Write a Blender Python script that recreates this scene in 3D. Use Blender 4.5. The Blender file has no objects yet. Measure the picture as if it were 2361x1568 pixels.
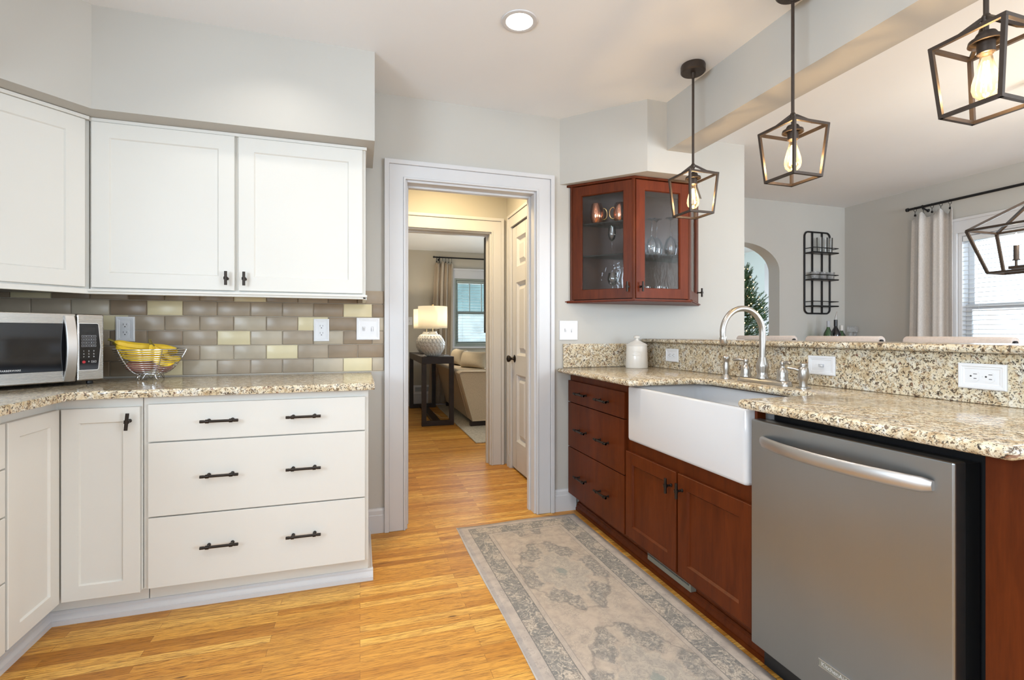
import bpy, bmesh, math, random
from mathutils import Vector, Matrix, Euler
random.seed(7)
PI = math.pi
SC = bpy.context.scene
COL = SC.collection

# ------------------------------------------------------------------ camera, world, lights, exposure
cam_d = bpy.data.cameras.new('camera')
cam_d.sensor_width = 36.0
cam_d.lens = 1118.3 / 2361 * 36
cam_d.shift_y = -(784 - 769) / 2361
cam_d.clip_start = 0.02
cam = bpy.data.objects.new('camera', cam_d)
COL.objects.link(cam)
cam.location = (0, 0, 1.14)
cam.rotation_euler = (PI / 2, 0, -math.radians(17.4))
SC.camera = cam

SC.view_settings.view_transform = 'Standard'
SC.view_settings.look = 'None'
SC.view_settings.gamma = 1.0
SC.view_settings.use_curve_mapping = False
SC.view_settings.exposure = 0.22
SC.cycles.use_denoising = True
SC.cycles.max_bounces = 10
SC.cycles.diffuse_bounces = 6
SC.cycles.glossy_bounces = 5
SC.cycles.transmission_bounces = 8
SC.cycles.transparent_max_bounces = 24
SC.cycles.sample_clamp_indirect = 6.0

world = bpy.data.worlds.new('world')
SC.world = world
world.use_nodes = True
bg = world.node_tree.nodes['Background']
bg.inputs[0].default_value = (0.78, 0.90, 1.0, 1)
bg.inputs[1].default_value = 2.6


def area(name, loc, rot, sx, sy, power, col=(1, 1, 1), shape='RECTANGLE', spread=PI):
    d = bpy.data.lights.new(name, 'AREA')
    d.shape = shape
    d.size = sx
    d.size_y = sy
    d.energy = power
    d.color = col
    d.spread = spread
    o = bpy.data.objects.new(name, d)
    COL.objects.link(o)
    o.location = loc
    o.rotation_euler = rot
    return o


def point(name, loc, power, col, r=0.02):
    d = bpy.data.lights.new(name, 'POINT')
    d.energy = power
    d.color = col
    d.shadow_soft_size = r
    o = bpy.data.objects.new(name, d)
    COL.objects.link(o)
    o.location = loc
    return o


DAY = (0.74, 0.87, 1.0)
SOFTW = (1.0, 0.94, 0.86)
UP = math.radians(26)  # tips the added fill panels up to brighten the ceiling
# added fill through unseen, invented openings behind the camera and at the left
area('added_fill_kitchen_front', (-0.1, -2.42, 1.55), (PI / 2 + UP, 0, 0), 2.2, 1.3, 12, DAY)
area('added_fill_left', (-1.84, -0.25, 1.6), (0, -(PI / 2 + UP), 0), 1.15, 1.9, 84, DAY)
area('added_fill_dining_front', (3.5, -2.42, 1.5), (PI / 2 + UP, 0, 0), 2.2, 1.3, 150, DAY)
# daylight through the dining room side window and the living room windows, plus added fill
area('daylight_dining_window', (5.45, 2.3, 1.9), (0, math.radians(75), 0), 1.2, 1.2, 60, DAY)
area('daylight_living_window', (6.3, 5.4, 1.5), (0, PI / 2, 0), 1.3, 1.2, 110, DAY)
area('added_fill_living', (3.8, 7.95, 1.5), (-(PI / 2 + 0.1), 0, 0), 1.2, 1.2, 95, DAY)  # added fill at an unseen opening, brightens the living room
area('daylight_living_back_window', (1.93, 8.05, 1.6), (-(PI / 2 + 0.1), 0, 0), 0.9, 1.0, 25, DAY)
# recessed ceiling lamps of the kitchen (the one in view has its own builder)
for i, (x, y) in enumerate([(-0.36, 2.11), (-0.45, 0.5), (0.7, 0.55), (0.2, -1.0)]):
    area('recessed_lamp_glow', (x, y, 2.505), (0, 0, 0), 0.13, 0.13, 1.5 if i == 0 else 4, SOFTW, 'DISK', math.radians(125))
# hall ceiling lamp
area('hall_lamp_glow', (0.62, 3.45, 2.43), (0, 0, 0), 0.35, 0.35, 20, (1.0, 0.76, 0.42), 'DISK')

# ------------------------------------------------------------------ node helpers
class NT:
    def __init__(s, name):
        s.m = bpy.data.materials.new(name)
        s.m.use_nodes = True
        s.t = s.m.node_tree
        s.t.nodes.clear()
        s.out = s.t.nodes.new('ShaderNodeOutputMaterial')
        s._co = None

    def n(s, typ, **kw):
        nd = s.t.nodes.new(typ)
        for k, v in kw.items():
            setattr(nd, k, v)
        return nd

    def put(s, sock, v):
        if isinstance(v, bpy.types.NodeSocket):
            s.t.links.new(v, sock)
        elif v is not None:
            if sock.type == 'RGBA' and len(v) == 3:
                v = (*v, 1)
            sock.default_value = v

    def co(s):
        if s._co is None:
            s._co = s.n('ShaderNodeTexCoord').outputs['Object']
        return s._co

    def map(s, scale=(1, 1, 1), rot=(0, 0, 0), loc=(0, 0, 0), vec=None):
        m = s.n('ShaderNodeMapping')
        s.put(m.inputs['Vector'], vec or s.co())
        m.inputs['Scale'].default_value = scale
        m.inputs['Rotation'].default_value = rot
        m.inputs['Location'].default_value = loc
        return m.outputs[0]

    def noise(s, vec, scale, detail=3, rough=0.55, dist=0.0, out='Fac'):
        q = s.n('ShaderNodeTexNoise')
        s.put(q.inputs['Vector'], vec)
        q.inputs['Scale'].default_value = scale
        q.inputs['Detail'].default_value = detail
        q.inputs['Roughness'].default_value = rough
        q.inputs['Distortion'].default_value = dist
        return q.outputs[out]

    def voro(s, vec, scale, feature='F1', out='Distance', rand=1.0):
        q = s.n('ShaderNodeTexVoronoi', feature=feature)
        s.put(q.inputs['Vector'], vec)
        q.inputs['Scale'].default_value = scale
        q.inputs['Randomness'].default_value = rand
        return q.outputs[out]

    def math(s, op, a, b=0.0, c=0.0, clamp=False):
        q = s.n('ShaderNodeMath', operation=op, use_clamp=clamp)
        s.put(q.inputs[0], a)
        s.put(q.inputs[1], b)
        s.put(q.inputs[2], c)
        return q.outputs[0]

    def ramp(s, v, stops, interp='LINEAR'):
        q = s.n('ShaderNodeValToRGB')
        q.color_ramp.interpolation = interp
        e = q.color_ramp.elements
        while len(e) < len(stops):
            e.new(0.5)
        for i, (p, c) in enumerate(stops):
            e[i].position = p
            if isinstance(c, (int, float)):
                c = (c, c, c)
            e[i].color = (*c, 1)
        s.put(q.inputs[0], v)
        return q.outputs[0]

    def step(s, v, lo, hi):
        q = s.n('ShaderNodeMapRange', interpolation_type='SMOOTHSTEP')
        s.put(q.inputs[0], v)
        q.inputs[1].default_value = lo
        q.inputs[2].default_value = hi
        return q.outputs[0]

    def mix(s, f, a, b, blend='MIX'):
        q = s.n('ShaderNodeMix', data_type='RGBA', blend_type=blend)
        s.put(q.inputs[0], f)
        s.put(q.inputs[6], a)
        s.put(q.inputs[7], b)
        return q.outputs[2]

    def sep(s, vec=None):
        q = s.n('ShaderNodeSeparateXYZ')
        s.put(q.inputs[0], vec or s.co())
        return q.outputs

    def bump(s, h, strength=0.2, dist=0.002, normal=None):
        q = s.n('ShaderNodeBump')
        q.inputs['Strength'].default_value = strength
        q.inputs['Distance'].default_value = dist
        s.put(q.inputs['Height'], h)
        if normal is not None:
            s.put(q.inputs['Normal'], normal)
        return q.outputs[0]

    def bsdf(s, col, rough=0.5, metal=0.0, coat=0.0, coat_r=0.05, normal=None, spec=0.5, emit=None, es=0.0, trans=0.0, ior=1.45, sheen=0.0, link=True):
        b = s.n('ShaderNodeBsdfPrincipled')
        s.put(b.inputs['Base Color'], col)
        s.put(b.inputs['Roughness'], rough)
        s.put(b.inputs['Metallic'], metal)
        s.put(b.inputs['Coat Weight'], coat)
        s.put(b.inputs['Coat Roughness'], coat_r)
        s.put(b.inputs['Specular IOR Level'], spec)
        s.put(b.inputs['IOR'], ior)
        s.put(b.inputs['Transmission Weight'], trans)
        s.put(b.inputs['Sheen Weight'], sheen)
        if normal is not None:
            s.put(b.inputs['Normal'], normal)
        if emit is not None:
            s.put(b.inputs['Emission Color'], emit)
            s.put(b.inputs['Emission Strength'], es)
        if link:
            s.t.links.new(b.outputs[0], s.out.inputs[0])
        return b.outputs[0]


def simple(name, col, rough=0.5, metal=0.0, coat=0.0, spec=0.5, noise=0.0, nscale=8.0, bump=0.0, bscale=60.0, sheen=0.0):
    t = NT(name)
    c = col
    if noise:
        f = t.noise(t.co(), nscale, 4)
        d = tuple(x * (1 - noise) for x in col)
        u = tuple(min(1, x * (1 + noise * 0.6)) for x in col)
        c = t.ramp(f, [(0.3, d), (0.7, u)])
    nm = t.bump(t.noise(t.co(), bscale, 3), bump, 0.002) if bump else None
    t.bsdf(c, rough, metal, coat, spec=spec, normal=nm, sheen=sheen)
    return t.m


M = {}
M['wall'] = simple('wall_paint', (0.47, 0.455, 0.42), 0.62, noise=0.02, nscale=2, bump=0.05, bscale=140)
M['ceiling'] = simple('ceiling_paint', (0.78, 0.80, 0.82), 0.7, noise=0.015, nscale=2, bump=0.04, bscale=120)
M['trim'] = simple('white_trim_paint', (0.57, 0.57, 0.58), 0.35, noise=0.02, nscale=3)
M['cab_white'] = simple('white_cabinet_paint', (0.655, 0.645, 0.605), 0.38, noise=0.015, nscale=3)
M['plate'] = simple('white_plastic', (0.74, 0.75, 0.77), 0.35)
M['slot'] = simple('dark_slot', (0.03, 0.03, 0.03), 0.6)
M['porcelain'] = simple('white_fireclay', (0.61, 0.615, 0.63), 0.14, coat=0.3)
M['ceramic'] = simple('cream_ceramic', (0.70, 0.675, 0.63), 0.28, coat=0.25)
M['bronze'] = simple('oil_rubbed_bronze', (0.035, 0.028, 0.024), 0.38, metal=0.75, noise=0.2, nscale=30)
M['lantern'] = simple('bronze_lantern_metal', (0.06, 0.045, 0.036), 0.42, metal=0.5, noise=0.15, nscale=40)
M['blackiron'] = simple('black_iron', (0.012, 0.012, 0.013), 0.45, metal=0.3)
M['black'] = simple('black_plastic', (0.012, 0.012, 0.013), 0.3)
M['blackgloss'] = simple('black_glass', (0.008, 0.008, 0.01), 0.06, coat=0.3)
M['chrome'] = simple('chrome_wire', (0.75, 0.75, 0.76), 0.14, metal=1.0)
M['copper'] = simple('copper', (0.90, 0.42, 0.27), 0.16, metal=1.0)
M['brass'] = simple('brass', (0.85, 0.62, 0.28), 0.2, metal=1.0)
M['linen'] = simple('linen_curtain', (0.72, 0.69, 0.65), 0.9, noise=0.06, nscale=60, bump=0.3, bscale=300)
M['linen_tan'] = simple('tan_linen_curtain', (0.58, 0.49, 0.38), 0.9, noise=0.06, nscale=60, bump=0.3, bscale=300)
M['stoolfab'] = simple('stool_fabric', (0.66, 0.57, 0.51), 0.9, noise=0.08, nscale=120, bump=0.2, bscale=400)
M['sofafab'] = simple('sofa_fabric', (0.50, 0.41, 0.30), 0.92, noise=0.16, nscale=130, bump=0.4, bscale=350)
M['pillowfab'] = simple('pillow_fabric', (0.52, 0.44, 0.32), 0.92, noise=0.1, nscale=120, bump=0.4, bscale=350)
M['carpet'] = simple('beige_carpet', (0.45, 0.41, 0.34), 0.95, noise=0.3, nscale=50, bump=0.5, bscale=200)
M['espresso'] = simple('espresso_wood', (0.022, 0.011, 0.008), 0.4, noise=0.3, nscale=12)
M['banana'] = simple('banana_skin', (0.83, 0.56, 0.04), 0.45, noise=0.12, nscale=25)
M['stem'] = simple('banana_stem', (0.20, 0.16, 0.03), 0.6, noise=0.3, nscale=60)
M['tuber'] = simple('sweet_potato_skin', (0.36, 0.15, 0.12), 0.65, noise=0.25, nscale=40, bump=0.3, bscale=90)
M['needles'] = simple('fir_needles', (0.07, 0.155, 0.055), 0.6, noise=0.5, nscale=9)
M['bark'] = simple('bark', (0.10, 0.065, 0.04), 0.9, noise=0.3, nscale=20)
M['blindslat'] = simple('white_blind_slat', (0.62, 0.64, 0.65), 0.45)
M['greenblind'] = simple('grey_green_window_paint', (0.30, 0.33, 0.29), 0.5)
M['register'] = simple('grey_register', (0.19, 0.18, 0.145), 0.5)
M['red'] = simple('red_button', (0.5, 0.02, 0.03), 0.4)
M['label'] = simple('paper_label', (0.6, 0.58, 0.55), 0.6)
M['grey'] = simple('grey_print', (0.36, 0.37, 0.40), 0.5)
M['silverprint'] = simple('silver_print', (0.62, 0.62, 0.62), 0.35, metal=0.4)
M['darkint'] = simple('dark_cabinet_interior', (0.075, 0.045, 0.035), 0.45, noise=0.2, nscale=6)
M['bluewall'] = simple('pale_blue_green_wall', (0.62, 0.70, 0.69), 0.65, noise=0.02, nscale=2)  # this wall is set paler and bluer than the other living room walls
M['ashwall'] = simple('living_wall_paint', (0.46, 0.42, 0.345), 0.65, noise=0.02, nscale=2)


def m_cherry(name, base=(0.118, 0.0235, 0.0042), dark=(0.062, 0.011, 0.002)):
    t = NT(name)
    v = t.map(scale=(9, 9, 1.3))
    f = t.noise(v, 2.2, 5, 0.6, 0.6)
    g = t.noise(t.map(scale=(60, 60, 4)), 3, 3)
    c = t.ramp(f, [(0.3, dark), (0.72, base)])
    c = t.mix(0.25, c, t.ramp(g, [(0.35, dark), (0.65, base)]))
    t.bsdf(c, 0.40, spec=0.20)
    return t.m


M['cherry'] = m_cherry('cherry_wood')
M['cherry_light'] = m_cherry('cherry_wood_lit', (0.165, 0.031, 0.008), (0.092, 0.016, 0.004))  # redder copy, light on the front glass door put into its colour


def m_granite(name, warm=1.0):
    t = NT(name)
    co = t.co()
    wob = t.n('ShaderNodeVectorMath', operation='ADD')
    t.put(wob.inputs[0], co)
    sc = t.n('ShaderNodeVectorMath', operation='SCALE')
    t.put(sc.inputs[0], t.noise(co, 30, 3, out='Color'))
    sc.inputs['Scale'].default_value = 0.028
    t.put(wob.inputs[1], sc.outputs[0])
    w = wob.outputs[0]
    base = t.ramp(t.noise(w, 33, 4, 0.6), [(0.30, (0.40, 0.29, 0.165)), (0.43, (0.58, 0.48, 0.32)), (0.56, (0.68, 0.61, 0.46)), (0.72, (0.76, 0.74, 0.66))])
    grey = t.step(t.noise(w, 17, 3, 0.6, 0.5), 0.54, 0.68)
    base = t.mix(t.math('MULTIPLY', grey, 0.6), base, (0.60, 0.60, 0.56))
    tan = t.step(t.noise(w, 75, 3, 0.65), 0.53, 0.62)
    base = t.mix(t.math('MULTIPLY', tan, 0.65), base, (0.36, 0.22, 0.10))
    br = t.step(t.noise(t.map(scale=(1, 1, 1), loc=(3, 1, 2), vec=w), 92, 4, 0.7, 0.6), 0.54, 0.595)
    base = t.mix(t.math('MULTIPLY', br, 0.92), base, (0.085, 0.05, 0.03))
    bl = t.step(t.noise(t.map(loc=(7, 5, 1), vec=w), 150, 3, 0.65), 0.565, 0.62)
    base = t.mix(t.math('MULTIPLY', bl, 0.9), base, (0.025, 0.022, 0.02))
    red = t.step(t.noise(t.map(loc=(1, 8, 4), vec=w), 52, 3, 0.6), 0.64, 0.69)
    base = t.mix(t.math('MULTIPLY', red, 0.75), base, (0.17, 0.055, 0.03))
    t.bsdf(base, 0.14, coat=0.06, coat_r=0.04, spec=0.42)
    return t.m


M['granite'] = m_granite('speckled_granite')


def m_floor():
    t = NT('oak_strip_floor')
    co = t.co()
    br = t.n('ShaderNodeTexBrick', offset=0.43, offset_frequency=2)
    t.put(br.inputs['Vector'], co)
    br.inputs['Scale'].default_value = 1.0
    br.inputs['Brick Width'].default_value = 0.74
    br.inputs['Row Height'].default_value = 0.043
    br.inputs['Mortar Size'].default_value = 0.0008
    br.inputs['Mortar Smooth'].default_value = 0.2
    br.inputs['Bias'].default_value = 0.0
    br.inputs['Color1'].default_value = (0.0, 0.0, 0.0, 1)
    br.inputs['Color2'].default_value = (1, 1, 1, 1)
    br.inputs['Mortar'].default_value = (0.5, 0.5, 0.5, 1)
    rnd = br.outputs['Color']
    c = t.ramp(rnd, [(0.0, (0.40, 0.165, 0.022)), (0.2, (0.56, 0.25, 0.038)), (0.6, (0.68, 0.34, 0.060)), (0.85, (0.80, 0.47, 0.11)), (1.0, (0.48, 0.205, 0.028))])
    off = t.n('ShaderNodeVectorMath', operation='MULTIPLY_ADD')
    t.put(off.inputs[0], rnd)
    off.inputs[1].default_value = (3.1, 7.7, 0)
    t.put(off.inputs[2], co)
    ov = off.outputs[0]
    g1 = t.noise(t.map(scale=(2.2, 38, 1), vec=ov), 2.2, 5, 0.65, 0.9)
    c = t.mix(t.math('MULTIPLY', t.step(g1, 0.42, 0.68), 0.62), c, (0.33, 0.135, 0.026))
    g2 = t.noise(t.map(scale=(7, 150, 1), vec=ov), 2.0, 3, 0.6, 0.4)
    c = t.mix(t.math('MULTIPLY', t.step(g2, 0.50, 0.66), 0.78), c, (0.17, 0.062, 0.014))
    g3 = t.noise(t.map(scale=(3.2, 75, 1), vec=ov, loc=(2, 3, 0)), 2.4, 4, 0.7, 1.6)
    c = t.mix(t.math('MULTIPLY', t.step(g3, 0.56, 0.67), 0.8), c, (0.115, 0.042, 0.011))
    kn = t.voro(t.map(scale=(2.4, 8, 1), vec=co), 1.0)
    c = t.mix(t.math('MULTIPLY', t.math('SUBTRACT', 1.0, t.step(kn, 0.02, 0.06)), 0.8), c, (0.09, 0.035, 0.012))
    pt = t.noise(co, 0.9, 2)
    c = t.mix(t.math('MULTIPLY', t.step(pt, 0.45, 0.75), 0.30), c, (0.40, 0.185, 0.05))
    c = t.mix(t.math('MULTIPLY', br.outputs['Fac'], 0.6), c, (0.09, 0.035, 0.012))
    nm = t.bump(t.math('SUBTRACT', 1.0, br.outputs['Fac']), 0.25, 0.001)
    t.bsdf(c, t.ramp(g1, [(0.3, 0.34), (0.8, 0.46)]), normal=nm, spec=0.38)
    return t.m


M['floor'] = m_floor()


def m_tile(name, col, var=0.10):
    t = NT(name)
    co = t.co()
    f = t.noise(co, 5.5, 3, 0.6)
    c = t.ramp(f, [(0.28, tuple(x * (1 - var * 1.6) for x in col)), (0.72, tuple(x * (1 + var * 1.5) for x in col))])
    nm = t.bump(t.noise(co, 14, 2), 0.16, 0.006)
    t.bsdf(c, 0.24, normal=nm, spec=0.42)
    return t.m


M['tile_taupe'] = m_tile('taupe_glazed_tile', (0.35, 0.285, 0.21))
M['tile_dark'] = m_tile('brown_shaded_glazed_tile', (0.27, 0.205, 0.14))  # random brown tiles, plus cabinet shade put into tile colour
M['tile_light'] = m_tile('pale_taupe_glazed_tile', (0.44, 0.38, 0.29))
M['tile_cream'] = m_tile('cream_glazed_tile', (0.66, 0.58, 0.37), 0.05)
M['grout'] = simple('grout', (0.52, 0.46, 0.38), 0.85)


def m_steel(name, col, rough, axis):
    t = NT(name)
    sc = [4, 4, 4]
    for i in range(3):
        sc[i] = 260 if i != axis else 2
    f = t.noise(t.map(scale=tuple(sc)), 1.5, 3, 0.6)
    big = t.noise(t.co(), 2.4, 2)
    r = t.ramp(f, [(0.3, rough * 0.94), (0.7, rough * 1.06)])
    c = t.ramp(big, [(0.3, tuple(x * 0.92 for x in col)), (0.7, col)])
    t.bsdf(c, r, 1.0, normal=t.bump(f, 0.006, 0.0003))
    return t.m


M['steel'] = m_steel('brushed_steel', (0.37, 0.395, 0.415), 0.36, 2)
M['steel_h'] = m_steel('brushed_steel_bar', (0.56, 0.55, 0.54), 0.40, 1)
M['steel_mw'] = m_steel('microwave_steel', (0.40, 0.385, 0.36), 0.27, 0)
M['nickel'] = simple('brushed_nickel', (0.47, 0.45, 0.42), 0.30, metal=1.0, noise=0.05, nscale=50)


def m_glass(name, tint=(1, 1, 1), ior=1.45, bump=0.0, bscale=30, body=0.0, rough=0.0, refl=1.0):
    t = NT(name)
    tr = t.n('ShaderNodeBsdfTransparent')
    tr.inputs[0].default_value = (*tint, 1)
    gl = t.n('ShaderNodeBsdfGlossy')
    gl.inputs['Roughness'].default_value = rough
    fr = t.n('ShaderNodeFresnel')
    fr.inputs['IOR'].default_value = ior
    if bump:
        nm = t.bump(t.noise(t.map(scale=(1, 1, 0.5)), bscale, 2, 0.5, 0.8), bump, 0.01)
        t.put(gl.inputs['Normal'], nm)
        t.put(fr.inputs['Normal'], nm)
    mx = t.n('ShaderNodeMixShader')
    f = t.math('MULTIPLY', fr.outputs[0], refl, clamp=True)
    t.put(mx.inputs[0], f)
    t.t.links.new(tr.outputs[0], mx.inputs[1])
    t.t.links.new(gl.outputs[0], mx.inputs[2])
    o = mx.outputs[0]
    if body:
        df = t.n('ShaderNodeBsdfDiffuse')
        df.inputs[0].default_value = (0.8, 0.8, 0.8, 1)
        m2 = t.n('ShaderNodeMixShader')
        m2.inputs[0].default_value = body
        t.t.links.new(o, m2.inputs[1])
        t.t.links.new(df.outputs[0], m2.inputs[2])
        o = m2.outputs[0]
    t.t.links.new(o, t.out.inputs[0])
    return t.m


M['pane'] = m_glass('window_glass', (0.97, 0.99, 1.0))
M['seeded'] = m_glass('seeded_cabinet_glass', (0.93, 0.93, 0.93), 1.5, bump=0.10, bscale=26, refl=0.7)
M['stemglass'] = m_glass('clear_glassware', (0.97, 0.98, 0.98), 1.5, refl=2.6, body=0.012)
M['crystal'] = m_glass('cut_crystal', (0.9, 0.9, 0.9), 1.6, bump=0.8, bscale=160, body=0.12, refl=1.6)
M['bulbglass'] = m_glass('amber_bulb_glass', (1.0, 0.93, 0.78), 1.4, body=0.02)
M['shelfglass'] = m_glass('green_edge_glass_shelf', (0.75, 0.92, 0.88), 1.5, body=0.05)
M['greenglass'] = m_glass('green_bottle_glass', (0.10, 0.42, 0.06), 1.5, body=0.05)


def m_emit(name, col, s):
    t = NT(name)
    e = t.n('ShaderNodeEmission')
    e.inputs[0].default_value = (*col, 1)
    e.inputs[1].default_value = s
    t.t.links.new(e.outputs[0], t.out.inputs[0])
    return t.m


M['filament'] = m_emit('glowing_filament', (1.0, 0.62, 0.22), 38)
M['lens'] = m_emit('lit_lamp_lens', (1.0, 0.93, 0.80), 9)
M['fairy'] = m_emit('fairy_light', (1.0, 0.62, 0.28), 5)
M['candlebulb'] = m_emit('candle_bulb', (1.0, 0.88, 0.68), 14)


def m_shade():
    t = NT('lamp_shade_linen')
    d = t.n('ShaderNodeBsdfDiffuse')
    d.inputs[0].default_value = (0.88, 0.85, 0.78, 1)
    tl = t.n('ShaderNodeBsdfTranslucent')
    tl.inputs[0].default_value = (0.92, 0.88, 0.78, 1)
    mx = t.n('ShaderNodeMixShader')
    mx.inputs[0].default_value = 0.6
    t.t.links.new(d.outputs[0], mx.inputs[1])
    t.t.links.new(tl.outputs[0], mx.inputs[2])
    t.t.links.new(mx.outputs[0], t.out.inputs[0])
    return t.m


M['shade'] = m_shade()


def m_curtain(name, col):
    t = NT(name)
    f = t.noise(t.map(scale=(1, 1, 0.4)), 160, 3)
    c = t.ramp(f, [(0.3, tuple(x * 0.9 for x in col)), (0.7, tuple(min(1, x * 1.06) for x in col))])
    d = t.n('ShaderNodeBsdfDiffuse')
    t.put(d.inputs[0], c)
    tl = t.n('ShaderNodeBsdfTranslucent')
    t.put(tl.inputs[0], c)
    mx = t.n('ShaderNodeMixShader')
    mx.inputs[0].default_value = 0.3
    t.t.links.new(d.outputs[0], mx.inputs[1])
    t.t.links.new(tl.outputs[0], mx.inputs[2])
    t.t.links.new(mx.outputs[0], t.out.inputs[0])
    return t.m


M['linen'] = m_curtain('linen_curtain_cloth', (0.74, 0.71, 0.68))
M['linen_tan'] = m_curtain('tan_curtain_cloth', (0.60, 0.51, 0.40))

RUG_W, RUG_L = 0.755, 2.44


def m_rug():
    t = NT('faded_persian_runner')
    co = t.co()
    x, y, z = t.sep()
    ax = t.math('ABSOLUTE', x)
    ay = t.math('ABSOLUTE', y)
    d = t.math('MINIMUM', t.math('SUBTRACT', RUG_W / 2, ax), t.math('SUBTRACT', RUG_L / 2, ay))
    cream, grey, dark = (0.53, 0.45, 0.37), (0.215, 0.205, 0.19), (0.12, 0.12, 0.12)

    def contour(scale, k, dist, lo, hi, det=2):
        nz = t.noise(co, scale, det, 0.5, dist)
        l = t.math('ABSOLUTE', t.math('SUBTRACT', t.math('FRACT', t.math('MULTIPLY', nz, k)), 0.5))
        return t.math('SUBTRACT', 1.0, t.step(l, lo, hi))
    scroll = contour(13, 5.0, 1.6, 0.05, 0.20)
    vine = contour(30, 6.0, 1.0, 0.08, 0.26)
    fine = contour(55, 5.0, 0.8, 0.10, 0.30, 3)
    blot = t.noise(co, 20, 5, 0.65)
    field = t.ramp(blot, [(0.30, (0.355, 0.298, 0.25)), (0.52, (0.445, 0.373, 0.308)), (0.72, (0.50, 0.42, 0.345))])
    field = t.mix(t.math('MULTIPLY', t.math('MULTIPLY', fine, t.step(t.noise(co, 12, 2), 0.46, 0.60)), 0.38), field, grey)
    field = t.mix(t.math('MULTIPLY', t.math('MULTIPLY', vine, t.step(t.noise(co, 8, 2), 0.50, 0.60)), 0.25), field, grey)
    # medallions repeated along the length
    PER, MC = 0.77, 0.543
    my = t.math('SUBTRACT', t.math('MULTIPLY', t.math('FRACT', t.math('ADD', t.math('DIVIDE', t.math('SUBTRACT', y, MC), PER), 0.5)), PER), PER / 2)
    amy = t.math('ABSOLUTE', my)
    th = t.math('ARCTAN2', t.math('MULTIPLY', my, 0.62), x)
    r = t.math('SQRT', t.math('ADD', t.math('POWER', t.math('DIVIDE', ax, 0.195), 2.0), t.math('POWER', t.math('DIVIDE', amy, 0.315), 2.0)))
    lob = t.math('ADD', t.math('MULTIPLY', t.math('COSINE', t.math('MULTIPLY', th, 12.0)), 0.045), t.math('MULTIPLY', t.math('COSINE', t.math('MULTIPLY', th, 4.0)), -0.05))
    wob = t.math('MULTIPLY', t.math('SUBTRACT', t.noise(co, 30, 2), 0.5), 0.22)
    rr = t.math('ADD', t.math('ADD', r, lob), wob)
    outer = t.math('SUBTRACT', 1.0, t.step(rr, 0.96, 1.02))
    ring = t.math('MULTIPLY', outer, t.step(rr, 0.60, 0.66))
    gap = t.step(t.math('COSINE', t.math('MULTIPLY', th, 6.0)), -0.92, -0.55)
    ring = t.math('MULTIPLY', ring, gap)
    rc = t.ramp(t.noise(co, 48, 3, 0.6), [(0.38, (0.20, 0.20, 0.195)), (0.62, (0.345, 0.305, 0.262))])
    rc = t.mix(t.math('MULTIPLY', fine, 0.6), rc, dark)
    rc = t.mix(t.math('MULTIPLY', t.step(t.noise(co, 75, 2), 0.54, 0.60), 0.55), rc, cream)
    field = t.mix(t.math('MULTIPLY', ring, 0.80), field, rc)
    inner = t.math('SUBTRACT', 1.0, t.step(rr, 0.54, 0.60))
    ic = t.ramp(t.noise(co, 26, 3), [(0.35, (0.36, 0.325, 0.285)), (0.65, (0.46, 0.40, 0.335))])
    ic = t.mix(t.math('MULTIPLY', vine, 0.38), ic, grey)
    fl = t.voro(t.map(scale=(1, 0.75, 1)), 15.0)
    ic = t.mix(t.math('MULTIPLY', t.math('SUBTRACT', 1.0, t.step(t.math('ABSOLUTE', t.math('SUBTRACT', fl, 0.30)), 0.02, 0.07)), 0.35), ic, grey)
    field = t.mix(t.math('MULTIPLY', inner, 0.85), field, ic)
    edge = t.math('SUBTRACT', 1.0, t.step(t.math('ABSOLUTE', t.math('SUBTRACT', rr, 0.99)), 0.012, 0.04))
    field = t.mix(t.math('MULTIPLY', edge, 0.35), field, dark)
    core = t.math('SUBTRACT', 1.0, t.step(t.math('ADD', r, wob), 0.09, 0.15))
    field = t.mix(t.math('MULTIPLY', core, 0.6), field, (0.19, 0.235, 0.22))
    # main border: grey ground with cream scrolls and rosettes
    b = t.ramp(t.noise(co, 40, 3), [(0.35, (0.225, 0.215, 0.20)), (0.65, (0.335, 0.305, 0.27))])
    ros = t.math('ADD', t.voro(t.map(scale=(1, 1, 1)), 8.5), t.math('MULTIPLY', t.math('SUBTRACT', t.noise(co, 45, 2), 0.5), 0.22))
    b = t.mix(t.math('MULTIPLY', t.math('SUBTRACT', 1.0, t.step(ros, 0.34, 0.42)), 0.8), b, t.mix(t.math('MULTIPLY', fine, 0.35), cream, (0.36, 0.28, 0.21)))
    b = t.mix(t.math('MULTIPLY', t.step(scroll, 0.35, 0.6), 0.8), b, cream)
    b = t.mix(t.math('MULTIPLY', vine, 0.5), b, dark)
    b = t.mix(t.math('MULTIPLY', fine, 0.3), b, dark)
    inb = t.math('MULTIPLY', t.step(d, 0.060, 0.062), t.math('SUBTRACT', 1.0, t.step(d, 0.150, 0.152)))
    col = t.mix(inb, field, b)
    gb = t.ramp(t.noise(co, 18, 4), [(0.35, (0.375, 0.325, 0.29)), (0.65, (0.47, 0.405, 0.352))])
    gb = t.mix(t.math('MULTIPLY', t.math('MULTIPLY', fine, t.step(t.noise(co, 30, 2), 0.5, 0.6)), 0.4), gb, grey)
    col = t.mix(t.math('SUBTRACT', 1.0, t.step(d, 0.060, 0.062)), col, gb)
    gi = t.math('MULTIPLY', t.step(d, 0.152, 0.154), t.math('SUBTRACT', 1.0, t.step(d, 0.172, 0.174)))
    col = t.mix(t.math('MULTIPLY', gi, 0.6), col, gb)
    gx = t.math('MULTIPLY', t.step(d, 0.006, 0.008), t.math('SUBTRACT', 1.0, t.step(d, 0.022, 0.026)))
    col = t.mix(t.math('MULTIPLY', gx, 0.35), col, (0.30, 0.285, 0.285))
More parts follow.
